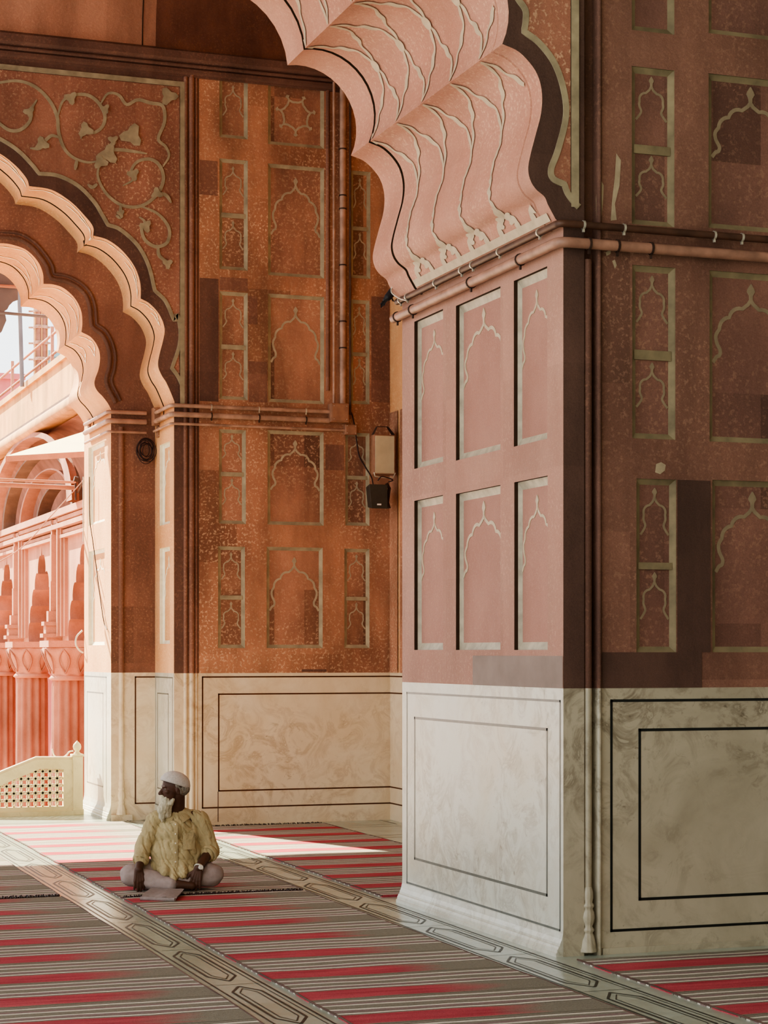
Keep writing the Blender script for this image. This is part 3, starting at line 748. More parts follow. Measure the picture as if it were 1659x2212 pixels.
# ---- cornice and vault above the far wall
w = MB()
cp = [(0, ZC - .135), (-.02, ZC - .13), (-.02, ZC - .115), (-.05, ZC - .10), (-.05, ZC - .07), (-.03, ZC - .05), (-.03, ZC - .02), (-.07, ZC), (-.09, ZC + .02), (-.09, ZC + .09), (-.05, ZC + .10), (-.02, ZC + .13)]
w.grid([[(-3.2, YB + d, z) for d, z in cp], [(XS, YB + d, z) for d, z in cp]], smooth=False)
w.tube([(-3.2, YB - .05, ZC - .035), (XS, YB - .05, ZC - .035)], .018, 8)
struct(w.build('trim_1', M['reddark']), 'brown stone cornice below the vault at the top of the far wall', 'cornice')
w = MB(); rows = []
for k in range(15):
    a = k / 14 * math.pi / 2; rows.append([(x, YB - .02 - 2.6 * (1 - math.cos(a)), ZC + .13 + 2.3 * math.sin(a)) for x in (-4, 2.2, XS)])
w.grid(rows); va = struct(w.build('ceiling_vault', M['vault']), 'dark red plastered vault curving over the far wall', 'vault')
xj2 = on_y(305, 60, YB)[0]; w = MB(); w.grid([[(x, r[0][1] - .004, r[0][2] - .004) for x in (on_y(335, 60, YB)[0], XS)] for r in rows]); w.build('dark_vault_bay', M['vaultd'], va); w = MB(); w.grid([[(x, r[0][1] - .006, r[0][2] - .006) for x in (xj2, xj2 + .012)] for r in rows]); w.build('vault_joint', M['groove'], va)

# ================================================================ SHELL (out of frame, shades the hall)
w = MB(); w.box((-3.6, -6, 9.3), (XRR, YE + .05, 9.6)); struct(w.build('ceiling', M['shell']), 'flat sandstone ceiling above the arches', 'ceiling')
w = MB(); w.box((-6, -6.3, 0), (XRR, -6, 9.6)); struct(w.build('wall_camera_side', M['shell']), 'sandstone wall closing the hall behind the viewer')
w = MB(); w.box((XRR, -6.3, 0), (XRR + .3, YE, 9.6)); struct(w.build('wall_qibla', M['shell']), 'sandstone wall closing the hall far to the right')

# ================================================================ FLOOR
w = MB(); w.box((-4, -6, -.30), (XRR, YE + .25, 0)); fl = struct(w.build('floor', M['floor']), 'grey white marble floor strips between the rugs', 'floor')
w = MB(); zf = .0015
def ln(a, b, wd=.012):
    a, b = Vector(a), Vector(b); n = Vector((-(b - a).y, (b - a).x)).normalized() * wd / 2
    w.quad((*(a + n), zf), (*(b + n), zf), (*(b - n), zf), (*(a - n), zf))
G1 = (2.51, 2.86); G2 = (4.18, 4.56)
for (a, b, ph, ya, yb_) in ((G1[0], G1[1], .1, 6, 19.6), (G2[0], G2[1], .55, 6, 19.6)):
    ln((a + .045, ya), (a + .045, yb_), .010); ln((b - .045, ya), (b - .045, yb_), .012); ln((b - .075, ya), (b - .075, yb_), .006)
    y = ya + ph
    while y < yb_:
        p = .16; c = (a + b) / 2 - .012; hw = (b - a) / 2 - .10
        y0, y1 = y + .05, y + 1.12
        pts = [(c, y0), (c + hw, y0 + p), (c + hw, y1 - p), (c, y1), (c - hw, y1 - p), (c - hw, y0 + p)]
        for k in range(6): ln(pts[k], pts[(k + 1) % 6], .014)
        pts = [(c, y0 + .07), (c + hw - .03, y0 + p + .03), (c + hw - .03, y1 - p - .03), (c, y1 - .07), (c - hw + .03, y1 - p - .03), (c - hw + .03, y0 + p + .03)]
        for k in range(6): ln(pts[k], pts[(k + 1) % 6], .007)
        ln((a, y - .06), (b, y - .06), .005); ln((a, y1 + .06), (b, y1 + .06), .005)
        y += 1.24
y = 12.9
while y < 18.7:
    ln((6.02, y), (6.68, y)); ln((6.68, y), (6.68, y + .9)); ln((6.68, y + .9), (6.02, y + .9)); ln((6.02, y + .9), (6.02, y)); y += 1.1
ln((2.5, 19.62), (4.1, 19.62)); ln((2.5, 19.72), (4.1, 19.72))
w.build('floor_line_inlay', M['line'], fl)

def fringe(mb, x0, x1, y, sgn, tone=1):
    x = x0; k = 0
    while x < x1:
        L = random.uniform(.03, .065); dx = random.uniform(-.02, .02); k += 1
        mb.tube([(x, y, .012), (x + dx * .5, y + sgn * L * .6, .017 + random.random() * .008), (x + dx, y + sgn * L, .005)], [.004, .0045, .002], 4)
        x += random.uniform(.010, .02)
def rug(x0, x1, y0, y1, fade, ph, label, fr=('n',), tone=(138, 132, 118)):
    nx, ny = 26, max(10, int((y1 - y0) / .12)); th = .011
    mb = MB(); rows = []
    for j in range(ny + 1):
        row = []
        for i in range(nx + 1):
            u, v = i / nx, j / ny; x = x0 + (x1 - x0) * u; y = y0 + (y1 - y0) * v
            e = noise.noise(Vector((x * 3, y * 2.2, 1.7))) * .014
            ex = min(1, max(0, 1 - min(u, 1 - u) * 8)); x += e * ex; y += noise.noise(Vector((x * 2.5, y * .6, 7))) * .012
            z = th + .004 * (noise.noise(Vector((x * 1.7, y * 5, 3))) + .3)
            row.append((x, y, max(z, .006)))
        rows.append(row)
    mb.grid(rows)
    for E in (rows[0], rows[-1], [r[0] for r in rows], [r[-1] for r in rows]):
        mb.grid([E, [(p[0], p[1], .0) for p in E]], smooth=False)
    o = mb.build('striped_rug', rug_mat('striped_rug_weave', fade, ph, tone=tone))
    tag(o, label, 'rug', 'striped rugs laid in lengths between the marble strips')
    f = MB()
    if 'n' in fr: fringe(f, x0 + .02, x1 - .02, y0, -1)
    if 'f' in fr: fringe(f, x0 + .02, x1 - .02, y1, 1)
    if fr: f.build('fringe', M['cable'], o)
    for E in ([r[0] for r in rows], [r[-1] for r in rows]):      # selvedge cord along each long edge
        s = MB(); s.tube([(p[0], p[1], .011) for p in E], .005, 5); s.build('selvedge', M['umber'], o)
    return o
rug(1.15, 2.50, 5.5, 13.60, 2.14, 11.41, 'grey brown striped rug filling the bottom left corner of the floor', ('f',))
rug(1.15, 2.50, 13.68, 19.3, 2.14, 11.46, 'striped rug at the left edge, beyond the grey brown length', ('n',))
rug(2.87, 4.17, 5.5, 13.38, 3.74, 11.10, 'striped rug running from the foreground up to the seated man', ('f',))
rug(2.87, 4.17, 13.44, 19.45, 3.80, 11.14, 'striped rug under the seated man, reaching the marble railing in sun', ('n',))
rug(4.58, 6.0, 12.9, 18.62, 6.3, 9.40, 'partly sunlit striped rug behind the near pier', ('f',))
rug(4.62, 7.6, 5.5, 9.86, 5.9, 9.42, 'deep red striped rug in shade before the right wall', ())

# ================================================================ PIPES, BOXES, FITTINGS
def pipe(pts, r, mat, label, group=None, clamps=(), name='conduit_pipe', bend=.05):
    P = [Vector(p) for p in pts]; out = [P[0]]
    for i in range(1, len(P) - 1):
        a = (P[i - 1] - P[i]).normalized(); b = (P[i + 1] - P[i]).normalized(); k = min(bend, (P[i - 1] - P[i]).length / 2, (P[i + 1] - P[i]).length / 2)
        s0, s1 = P[i] + a * k, P[i] + b * k
        for q in range(7):
            t = q / 6; out.append(s0 * (1 - t) ** 2 + P[i] * 2 * t * (1 - t) + s1 * t * t)
    out.append(P[-1])
    mb = MB(); mb.tube(out, r, 12); o = mb.build(name, mat)
    tag(o, label, 'pipe', group)
    for (i, t) in clamps:
        c = MB(); p = P[i].lerp(P[i + 1], t); d = (P[i + 1] - P[i]).normalized()
        c.tube([p - d * .006, p + d * .006], r * 1.22, 12)
        c.box(tuple(p + Vector((-.006, -.006, -r * 1.9))), tuple(p + Vector((.006, .006, -r))))
        c.build('clamp', M['clamp'] if r < .025 else M['iron'], o)
    return o
zu = on_x(1212, 483, XP - .03)[1]; zl = on_x(1212, 521, XP - .04)[1]
ob = .045
pipe([(XP - ob, YR - .02, zu), (XP - ob, YF - ob, zu), (XP + .03, YF - ob, zu)], .021, M['piped'], 'thin dark conduit along the near pier, above the thick one',
     'pair of conduits along the near pier', [(0, t) for t in (.03, .08, .28, .45, .52, .68, .9)], bend=.05)
pipe([(XP + .03, YF - ob, zu), (XRR, YF - ob, zu)], .021, M['piped'], 'thin dark conduit crossing the shaded right wall, upper of two', 'pair of conduits crossing the right wall', [(0, t) for t in (.02, .09, .25, .3)])
pipe([(XP - ob, YR + .05, zl), (XP - ob, YF - ob, zl), (XP + .10, YF - ob, zl)], .030, M['pipe'], 'thick pinkish conduit along the near pier, curving round its corner',
     'pair of conduits along the near pier', [(0, t) for t in (.03, .14, .52, .8)], bend=.13)
pipe([(XP + .10, YF - ob, zl), (XRR, YF - ob, zl)], .030, M['pipe'], 'thick pinkish conduit crossing the shaded right wall, lower of two', 'pair of conduits crossing the right wall', [(0, t) for t in (.01, .06, .12)])
# conduits along the far wall
xbx = xat(708)
zz = [on_y(500, p, YB)[1] for p in (882, 901, 921)]
xe = [xat(708), xat(708), xat(742)]
names3 = ['upper', 'middle', 'lowest']; rad3 = (.020, .026, .013)
for k in range(3):
    pipe([(XJ - .04, YI - .12, zz[k]), (XJ - .04, YB - .045, zz[k]), (xe[k], YB - .045, zz[k])], rad3[k], M['pipeb'], '%s of three conduits along the far orange wall' % names3[k].capitalize(),
         'three conduits along the far wall', [(1, t) for t in (.25, .55, .85)] if k < 2 else (), bend=.05)
    z2 = on_y(290, (893, 912, 935)[k], YI)[1]
    pipe([(XI - .04, YE - .25, z2), (XI - .04, YI - .045, z2), (XJ - .10, YI - .045, z2)], rad3[k], M['pipe'], '%s of three conduits on the post between the far arches' % names3[k].capitalize(),
         'three conduits on the post between the far arches', bend=.05)
for i, (px, r_, nm, z0) in enumerate(((718, .013, 'thin conduit left of the thick riser on the far wall', 4.0), (737, .032, 'thick vertical riser pipe above the junction box on the far wall', 4.0), (753, .012, 'thin conduit right of the thick riser on the far wall', 3.9))):
    x = xat(px); pipe([(x, YB - .05, zz[0] - .02), (x, YB - .05, ZC - .05)], r_, M['pipeb'] if i != 2 else M['piped'], nm, 'vertical conduits on the far wall', [(0, t) for t in (.2, .28, .45, .62, .66, .8)] if i == 1 else ())
def box_thing(name, px0, py0, px1, py1, y, dep, mat, label, cat='box'):
    x0, z1 = on_y(px0, py0, y); x1, z0 = on_y(px1, py1, y)
    t = empty(name, ((x0 + x1) / 2, y, z0)); hw = (x1 - x0) / 2; h = z1 - z0
    mb = MB(); mb.box((-hw, -dep, 0), (hw, 0, h)); mb.build('case', mat, t, None, .006)
    mb = MB(); mb.box((-hw * .88, -dep - .006, h * .06), (hw * .88, -dep, h * .94)); lid = mb.build('lid', mat, t, None, .003)
    for a in (-.7, .7):
        for b in (.15, .85): mb = MB(); mb.lathe((a * hw, -dep - .006, b * h), [(.004, -.002), (.004, .002)], 8); mb.build('screw', M['clamp'], lid)
    tag(t, label, cat); return t
box_thing('junction_box', 708, 873, 747, 915, YB, .11, M['boxm'], 'square painted junction box where the far wall conduits meet')
box_thing('junction_box', 741, 918, 767, 941, YB, .07, M['boxm'], 'small brown junction box below the larger one on the far wall')
box_thing('junction_box', 327, 882, 343, 921, YI - .12, .10, M['boxm'], 'narrow junction box at the top of the outer arch post')
box_thing('junction_box', 337, 921, 353, 947, YI - .12, .07, M['boxm'], 'small junction box hanging under the narrow box on the outer arch post')
box_thing('junction_box', 189, 896, 205, 936, YE - .25, .10, M['boxm'], 'tan junction box on the edge of the sunlit inner arch post')
box_thing('junction_box', 196, 936, 209, 962, YE - .25, .07, M['boxm'], 'small junction box under the tan box on the sunlit arch post')
def cable(pts, r, label, mat=M['cable'], n=8, cat='cable', name='cable'):
    mb = MB(); mb.tube(catmull([Vector(p) for p in pts], n), r, 6); return tag(mb.build(name, mat), label, cat)
def yb(px, py, off=.03): x, z = on_y(px, py, YB - off); return (x, YB - off, z)
cable([yb(748, 885), yb(758, 890), yb(765, 915), yb(770, 950), yb(776, 985), yb(790, 1010), yb(802, 1030, .2), yb(806, 1046, .25)], .007, 'black cable drooping from the junction box down to the speaker')
def yi(px, py, off=.05): x, z = on_y(px, py, YI - off); return (x, YI - off, z)
# coil of cable
mb = MB(); pts = []
cx_, cz_ = on_y(315, 973, YI - .06)
for k in range(300):
    a = k * 2 * math.pi / 30; rr = .082 + .022 * math.sin(k * .061) + .014 * math.sin(k * .17)
    pts.append((cx_ + rr * math.cos(a) * .85 + .008 * math.sin(k * .23), YI - .045 - .035 * abs(math.sin(k * .071)), cz_ + rr * 1.15 * math.sin(a)))
mb.tube(pts, .0042, 5); tag(mb.build('cable_coil', M['cable']), 'tangled dark coil of cable hanging under conduits on the recessed post', 'cable')
# wall lamp and speaker by the far corner
YL = YB - .30
x0, z1 = on_y(808, 938, YL); x1, z0 = on_y(854, 1026, YL)
t = empty('flood_lamp', ((x0 + x1) / 2, YL, z0)); hw = (x1 - x0) / 2; h = z1 - z0
mb = MB(); mb.box((-hw, 0, 0), (hw, .09, h)); mb.build('housing', M['boxm'], t, None, .008)
mb = MB(); mb.box((-hw * .9, -.006, h * .03), (hw * .9, 0, h * .97)); mb.build('diffuser', M['lampglass'], t, None, .004)
mb = MB()
mb.grid([[(-hw * .98, .0, h), (-hw * .55, .03, h + .085), (hw * .45, .03, h + .085), (hw * .98, .0, h)], [(-hw * .98, .09, h), (-hw * .55, .09, h + .085), (hw * .45, .09, h + .085), (hw * .98, .09, h)]], smooth=False)
mb.tube([(0, .06, h * .9), (0, .2, h * .9), (0, .31, h * .9)], .012, 8); mb.build('bracket', M['iron'], t)
mb = MB(); mb.tube([(-hw, .0, h * .05), (-hw * .9, 0, -.02), (-hw * .3, 0, -.03), (hw * .8, 0, -.03), (hw, 0, h * .05)], .006, 6); mb.build('guard', M['clamp'], t)
tag(t, 'rectangular frosted wall lamp high in the far right corner', 'lamp')
YS = YB - .34
x0, z1 = on_y(796, 1046, YS); x1, z0 = on_y(838, 1099, YS)
t = empty('loudspeaker', ((x0 + x1) / 2, YS, z0)); hw = (x1 - x0) / 2; h = z1 - z0
mb = MB(); i = 0
fr = [(-hw, -.02, h), (hw * .9, -.02, h * 1.0), (hw, 0, 0), (-hw * .72, 0, 0)]; bk = [(-hw * .6, .2, h * .95), (hw * .8, .2, h * .95), (hw * .8, .2, h * .1), (-hw * .4, .2, h * .1)]
mb.v += fr + bk
for f in ((0, 1, 2, 3), (7, 6, 5, 4), (0, 4, 5, 1), (1, 5, 6, 2), (2, 6, 7, 3), (3, 7, 4, 0)): mb.f.append(f); mb.sm.append(False)
mb.build('cabinet', M['speaker'], t, None, .006)
mb = MB(); mb.box((-hw * .12, -.010, h * .14), (hw * .28, .0, h * .20)); mb.build('badge', M['white'], t)
mb = MB(); mb.tube([(hw * .7, .1, h * .5), (hw * 1.25, .2, h * .6), (hw * 1.4, .34, h * .6)], .014, 8); mb.tube([(hw * 1.2, .1, h * 1.1), (hw * 1.5, .1, h * .9), (hw * 1.3, .1, h * .3), (hw * 1.5, .1, h * .05)], .016, 6); mb.build('bracket', M['iron'], t)
tag(t, 'dark grey loudspeaker mounted under the frosted wall lamp', 'speaker')
cable([(x1 + .01, YS + .02, z1 + .03), (x1 + .05, YS, z1 + .05), (x1 - .06, YS, z1 + .08), (x1 - .1, YS + .02, z1 + .04)], .006, 'short loop of wire between the frosted lamp and the loudspeaker', name='wire_loop')

# ================================================================ MARBLE RAILING
YRL = 20.62; fnL = PY(YRL)
def plate(mb, loops, y0, y1):
    tl = [[Vector((u, v, 0)) for u, v in L] for L in loops]
    flat = [p for L in tl for p in L]
    for y in (y0, y1):
        i = len(mb.v); mb.v += [(p.x, y, p.y) for p in flat]
        for t in tessellate_polygon(tl): mb.f.append(tuple(i + k for k in t)); mb.sm.append(False)
    for L in tl:
        for a, b in zip(L, L[1:] + L[:1]): mb.quad((a.x, y0, a.y), (b.x, y0, b.y), (b.x, y1, b.y), (a.x, y1, a.y))
outl = [on_y(*p, YRL) for p in [(156, 1640), (78, 1640), (0, 1672), (-90, 1710), (-90, 1772), (156, 1768)]]
hole = [on_y(*p, YRL) for p in [(136, 1661), (84, 1661), (40, 1679), (0, 1697), (-60, 1722), (-60, 1746), (136, 1741)]]
rail = empty('marble_railing', (outl[-1][0], YRL, 0))
def loc(mbuild, par):              # keep world coordinates for geometry under an offset parent
    mbuild.matrix_parent_inverse = Matrix.Translation(-Vector(par.location)); return mbuild
w = MB(); plate(w, [outl, hole], YRL - .04, YRL + .04); loc(w.build('panel_frame', M['rail'], rail), rail)
w = MB(); w.tube([(u, YRL, v) for u, v in [outl[0], outl[1], outl[2], outl[3]]], .030, 8); w.box((outl[4][0], YRL - .07, 0), (outl[0][0], YRL + .07, .045)); loc(w.build('coping', M['rail'], rail), rail)
def inside(pt, L):
    c = False; x, y = pt
    for (x0, y0), (x1, y1) in zip(L, L[1:] + L[:1]):
        if (y0 > y) != (y1 > y) and x < (x1 - x0) * (y - y0) / (y1 - y0) + x0: c = not c
    return c
w = MB(); pt_ = .0745; hx0 = hole[-1][0]; hz0 = hole[-1][1]
def ring(cx, cz, r, wd, dep, n=16):
    rows = []
    for k in range(n):
        a = 2 * math.pi * k / n; c_, s_ = math.cos(a), math.sin(a)
        rows.append([(cx + (r - wd) * c_, YRL - dep, cz + (r - wd) * s_), (cx + (r + wd) * c_, YRL - dep, cz + (r + wd) * s_), (cx + (r + wd) * c_, YRL + dep, cz + (r + wd) * s_), (cx + (r - wd) * c_, YRL + dep, cz + (r - wd) * s_)])
    rows.append(rows[0]); w.grid(rows, False, True)
for i in range(-1, 16):
    for j in range(-1, 9):
        cx, cz = hx0 - pt_ * (i + .35), hz0 + pt_ * (j + .4)
        if inside((cx, cz), hole) or inside((cx + .03, cz - .03), hole) or inside((cx - .03, cz - .03), hole):
            ring(cx, cz, pt_ * .66, .0062, .014)
            if inside((cx + pt_ / 2, cz + pt_ / 2), hole): ring(cx + pt_ / 2, cz + pt_ / 2, pt_ * .20, .010, .013, 10)
loc(w.build('pierced_lattice', M['rail'], rail), rail)
tag(rail, 'cream marble railing with pierced lattice sloping down to the left', 'railing')
px0, _ = on_y(156, 1700, YRL); px1, _ = on_y(177, 1700, YRL); zt_ = on_y(160, 1634, YRL)[1]
post = empty('railing_post', ((px0 + px1) / 2, YRL, 0)); hw = (px1 - px0) / 2
w = MB(); w.box((-hw, -.06, .0), (hw, .06, zt_)); w.box((-hw * 1.15, -.07, 0), (hw * 1.15, .07, .06)); w.build('shaft', M['rail'], post, None, .004)
w = MB(); w.box((-hw * 1.2, -.068, zt_), (hw * 1.2, .068, zt_ + .025)); w.build('cap', M['rail'], post, None, .004)
w = MB(); w.lathe((0, 0, zt_ + .025), [(.034, 0), (.036, .012), (.024, .02), (.022, .03), (.038, .05), (.044, .075), (.038, .1), (.022, .118), (.010, .13), (.002, .14)], 18); w.build('finial', M['rail'], post)
tag(post, 'marble railing post with bulb finial against the sunlit jamb', 'post')
hk = [on_y(*p, YRL + .1) for p in [(113, 1618), (116, 1630), (124, 1636), (140, 1634), (150, 1624), (158, 1622)]]
cable([(u, YRL + .1, v) for u, v in hk], .008, 'curved metal bar just behind the top of the marble railing', M['clamp'], 5, 'bar', 'metal_bar')

# ================================================================ COURTYARD OUTSIDE
XF = 5.5
def zx(px, py, x=XF): return on_x(px, py, x)[1]
def yx(px, x=XF): return on_x(px, 1000, x)[0]
w = MB(); w.box((-60, YE + .25, -1.6), (60, 140, -1.25)); struct(w.build('ground', M['ground']), 'sunlit courtyard paving beyond the far arch', 'ground')
zt, zm, ze, zent, zcap = zx(72, 816), zx(72, 905), zx(72, 952), zx(72, 1128), zx(72, 1393)
YA, YZ = 21.6, 52
arc = empty('courtyard_arcade', (XF, 30, -1.25))
def ap(mb, nm, mat, sharp=None): return loc(mb.build(nm, mat, arc, sharp), arc)
w = MB(); w.box((XF, YA, zm), (XF + .35, YZ, zt))
w.box((XF - .05, YA, zt - .10), (XF + .4, YZ, zt)); ap(w, 'parapet', M['extgold'])
w = MB(); w.box((XF - .03, YA, zm - .05), (XF, YZ, zm)); ap(w, 'string_course', M['reddark'])
w = MB(); w.box((XF, YA, ze), (XF + .35, YZ, zm)); ap(w, 'frieze', M['ext'])
w = MB(); ezz = zx(72, 935)
w.grid([[(XF - .0, y, ezz + .12), (XF - .22, y, ezz + .06), (XF - .34, y, ezz - .04), (XF - .36, y, ezz - .14), (XF - .30, y, ezz - .19), (XF, y, ezz - .16)] for y in (YA, YZ)], smooth=True)
ap(w, 'eave', M['extgold'])
# coved underside with half domes
w = MB(); rows = []
zc0, zc1_ = zent + .02, ezz - .2
for k in range(12):
    a = k / 11 * math.pi / 2; rows.append([(XF + .7 * math.cos(a) - .1, y, zc0 + (zc1_ - zc0) * math.sin(a)) for y in (YA, YZ)])
w.grid(rows); ap(w, 'cove', M['extrust'])
bay = yx(36) - yx(116)
for k in range(0, 3):
    yc = yx(92) + bay * 2.4 * k
    for q, rr in enumerate((1.0, .80, .60, .42)):
        w = MB(); rows = []
        for j in range(25):
            a = math.pi * j / 24; c_, s_ = math.cos(a), math.sin(a); h1 = (zc1_ - zc0) * (1.05 - .12 * q); bw = .10 if q == 0 else .035
            rows.append([(XF - .30 + .16 * q, yc + bay * 1.15 * rr * c_, zc0 - .02 + h1 * rr ** .5 * s_), (XF - .30 + .16 * q, yc + bay * 1.15 * (rr - bw) * c_, zc0 - .02 + h1 * (rr - bw) ** .5 * s_), (XF - .10 + .16 * q, yc + bay * 1.15 * (rr - bw * 1.2) * c_, zc0 - .02 + h1 * (rr - bw * 1.2) ** .5 * s_)])
        w.grid(rows, False); ap(w, 'arched_rib', (M['extrust'], M['cove'], M['extrust'], M['cove'])[q])
w = MB()
for k, (z_, h_, d_) in enumerate([(0, .10, .16), (-.12, .06, .10), (-.20, .07, .13), (-.30, .05, .06), (-.37, .05, .09)]):
    w.box((XF - d_, YA, zent + z_ - h_), (XF + .02, YZ, zent + z_))
ap(w, 'entablature', M['ext'])
# arch openings with scalloped reveals
zsp_, zap = zx(84, 1385), zx(91, 1180)
def foil(cy, hw, z0, z1, n=5):
    nodes = []
    for k in range(n + 1):
        a = k / n; nodes.append(Vector((cy - hw * (1 - a ** 1.5) * (1 if k < n else 0), z0 + (z1 - z0) * .88 * (a ** .9))))
    nodes[-1].x = cy - hw * .0
    nodes[-1] = Vector((cy - hw * .04, z0 + (z1 - z0) * .90))
    out = [Vector((cy - hw, z0 - .35))]
    for a, b in zip(nodes, nodes[1:]): out = join(out, lobe(a, b, .30, 6, 1))
    out = join(out, [Vector((cy, z1))])
    return out + [Vector((2 * cy - p.x, p.y)) for p in reversed(out[:-1])]
holes_, rev = [], MB()
ztop = zent - .42
for k in range(-1, 5):
    yc = yx(90) + bay * k; hw = abs(yx(60) - yx(90)) * .92
    hp = foil(yc, hw, zsp_, zap); holes_.append(hp)
    rev.grid([[(XF, p.x, p.y) for p in hp], [(XF + 1.1, p.x, p.y) for p in hp]], smooth=True)
ap(rev, 'arch_reveal', M['extrust'], 24)
w = MB(); yl = YA
edges = sorted(holes_, key=lambda h: h[0].x)
for hp in edges:
    ya, yb2 = hp[0].x - (bay - 2 * (hp[-1].x - hp[0].x) / 2) / 2, hp[-1].x + (bay - (hp[-1].x - hp[0].x)) / 2
    ya = hp[0].x - (bay - (hp[-1].x - hp[0].x)) / 2
    w.poly([(ya, ztop), (yb2, ztop), (yb2, hp[-1].y), (hp[-1].x, hp[-1].y)] + [(p.x, p.y) for p in reversed(hp[1:-1])] + [(hp[0].x, hp[0].y), (ya, hp[0].y)], lambda u, v, d: Vector((XF, u, v)))
ap(w, 'arcade_wall', M['ext'])
w = MB(); w.box((XF + 1.1, YA, -1.25), (XF + 1.3, YZ, zt - .3)); ap(w, 'back_wall', M['pinkwall'])
w = MB()
for hp in edges:
    yc = (hp[0].x + hp[-1].x) / 2; hwf = (hp[-1].x - hp[0].x) / 2 + .12
    for q in range(3):
        o_ = hwf + q * .10; d_ = .05 + .035 * q
        for s in (-1, 1): w.box((XF - d_, yc + s * o_ - .035, zcap + .12), (XF, yc + s * o_ + .035, zap + .12 + q * .10))
        w.box((XF - d_, yc - o_, zap + .06 + q * .10), (XF, yc + o_, zap + .12 + q * .10))
ap(w, 'arch_border', M['ext'])
tag(arc, 'pink sandstone courtyard arcade with scalloped arches and ochre parapet, outside', 'building')
def pilaster_corbel(y):
    t = MB()
    for k, (z_, h_, d_) in enumerate([(0, .10, .16), (.10, .06, .22), (.16, .12, .17), (.28, .06, .20), (.34, .16, .13), (.50, .45, .09)]):
        t.box((XF - .08 - d_, y - d_ * .6, zcap + z_), (XF, y + d_ * .6, zcap + z_ + h_))
    t.box((XF - .16, y - .05, zcap + .9), (XF, y + .05, zent - .35))
    ap(t, 'pilaster', M['ext'])
for k in range(-1, 4): pilaster_corbel(yx(118, XF - .1) + bay * k)
XC = XF - .25; mids = ['nearest the railing', 'second from the sunlit jamb', 'third from the sunlit jamb', 'at the left edge']
for k in range(4):
    yc = yx(150, XC) + (yx(69, XC) - yx(150, XC)) * k
    t = empty('courtyard_column', (XC, yc, -1.25)); hh = zcap + 1.25
    w = MB(); w.lathe((0, 0, 0), [(.36, 0), (.36, .12), (.30, .16), (.26, .3), (.25, hh - .62), (.24, hh - .50)], 64, 12, .16); w.build('shaft', M['extrust'], t)
    w = MB(); w.lathe((0, 0, hh - .52), [(.26, 0), (.29, .02), (.27, .05), (.25, .07)], 28); w.lathe((0, 0, hh - .46), [(.25, 0), (.27, .08), (.30, .18), (.37, .30), (.40, .38), (.36, .42)], 48, 8, .10)
    w.box((-.36, -.36, hh - .05), (.36, .36, hh + .04)); w.build('capital', M['ext'], t)
    w = MB()
    for j in range(8):
        a = 2 * math.pi * (j + .5) / 8
        for s in (-1, 1):
            w.tube([((.26 + .13 * q + .012) * math.cos(a + s * .22 * math.sin(math.pi * q)), (.26 + .13 * q + .012) * math.sin(a + s * .22 * math.sin(math.pi * q)), hh - .42 + .34 * q) for q in [x / 8 for x in range(9)]], .012, 5)
    w.build('leaf_carving', M['extrust'], t)
    tag(t, 'fluted red courtyard column with leaf capital, ' + mids[k], 'column', 'columns of the courtyard arcade')
# awning, rods, pole, tower and rails outside
YW = 24.2
def py3(px, py, y): x, z = on_y(px, py, y); return Vector((x, y, z))
t = empty('cloth_awning', tuple(py3(100, 980, YW)))
w = MB(); a, b, c, d = py3(10, 986, YW), py3(182, 976, YW), py3(182, 932, YW + .9), py3(120, 952, YW + .9)
w.quad(a, b, c, d); w.quad(a + Vector((0, 0, -.01)), b + Vector((0, 0, -.01)), c + Vector((0, 0, -.01)), d + Vector((0, 0, -.01))); loc(w.build('sheet', M['awning'], t), t)
w = MB(); a2_, b2_ = py3(12, 985, YW), py3(182, 975, YW); w.quad(a2_, b2_, b2_ + Vector((0, 0, -.07)), a2_ + Vector((0, 0, -.07))); w.quad(a2_, a2_ + Vector((0, .05, 0)), b2_ + Vector((0, .05, 0)), b2_); loc(w.build('valance', M['ext'], t), t)
tag(t, 'cream cloth awning with a pink valance seen through the far arch', 'awning')
def rod(pts, r, mat, label, cat, name):
    mb = MB(); mb.tube(pts, r, 8); return tag(mb.build(name, mat), label, cat)
YT = 21.8; V3 = lambda *a: Vector(a)
YTP = 21.75
rod([py3(-60, 1033, YT), py3(164, 1042, YT)], .014, M['ext'], 'pale tie rod stretched across the inner far arch', 'rod', 'tie_rod')
rod([py3(-60, 1044, YT + .1), py3(164, 1054, YT + .1)], .026, M['extrust'], 'thicker rust coloured tube standing for the shadow band just under the pale tie rod', 'beam', 'shadow_beam')  # dark band of shadow below the rod, built as a brown tube
t = empty('rod_bracket', tuple(py3(163, 1040, YT))); w = MB(); w.tube([py3(163, 1030, YT), py3(164, 1080, YT)], .012, 6); w.tube([py3(160, 1034, YT), py3(168, 1036, YT)], .03, 8); w.tube([py3(168, 1064, YT), py3(180, 1040, YT - .3), py3(192, 1024, YE - .1)], .010, 6); loc(w.build('bracket_iron', M['iron'], t), t)
tag(t, 'rusty bracket tying the rod end to the sunlit jamb', 'bracket')
cable([py3(190, 1026, YT - .6), py3(160, 1060, YT), py3(110, 1115, YT + 1), py3(50, 1180, YT + 2), py3(-20, 1225, YT + 3)], .006, 'thin wire slanting down outside from the rod bracket', M['extrust'], name='wire')
cable([(XI - .02, solve_y(XI - .02, p), on_x(p, q, XI - .02)[1]) for p, q in ((193, 1030), (194, 1120), (202, 1180), (222, 1330), (231, 1360))], .005, 'dark wire hanging down over the panels of the sunlit jamb', M['cable'], name='wire')
cable([(XI - .03, YE - .1, z) for z in [on_x(186, q, XI)[1] for q in (1030, 1100, 1170)]], .006, 'short wire dropping beside the upper jamb panel', M['clamp'], name='wire')
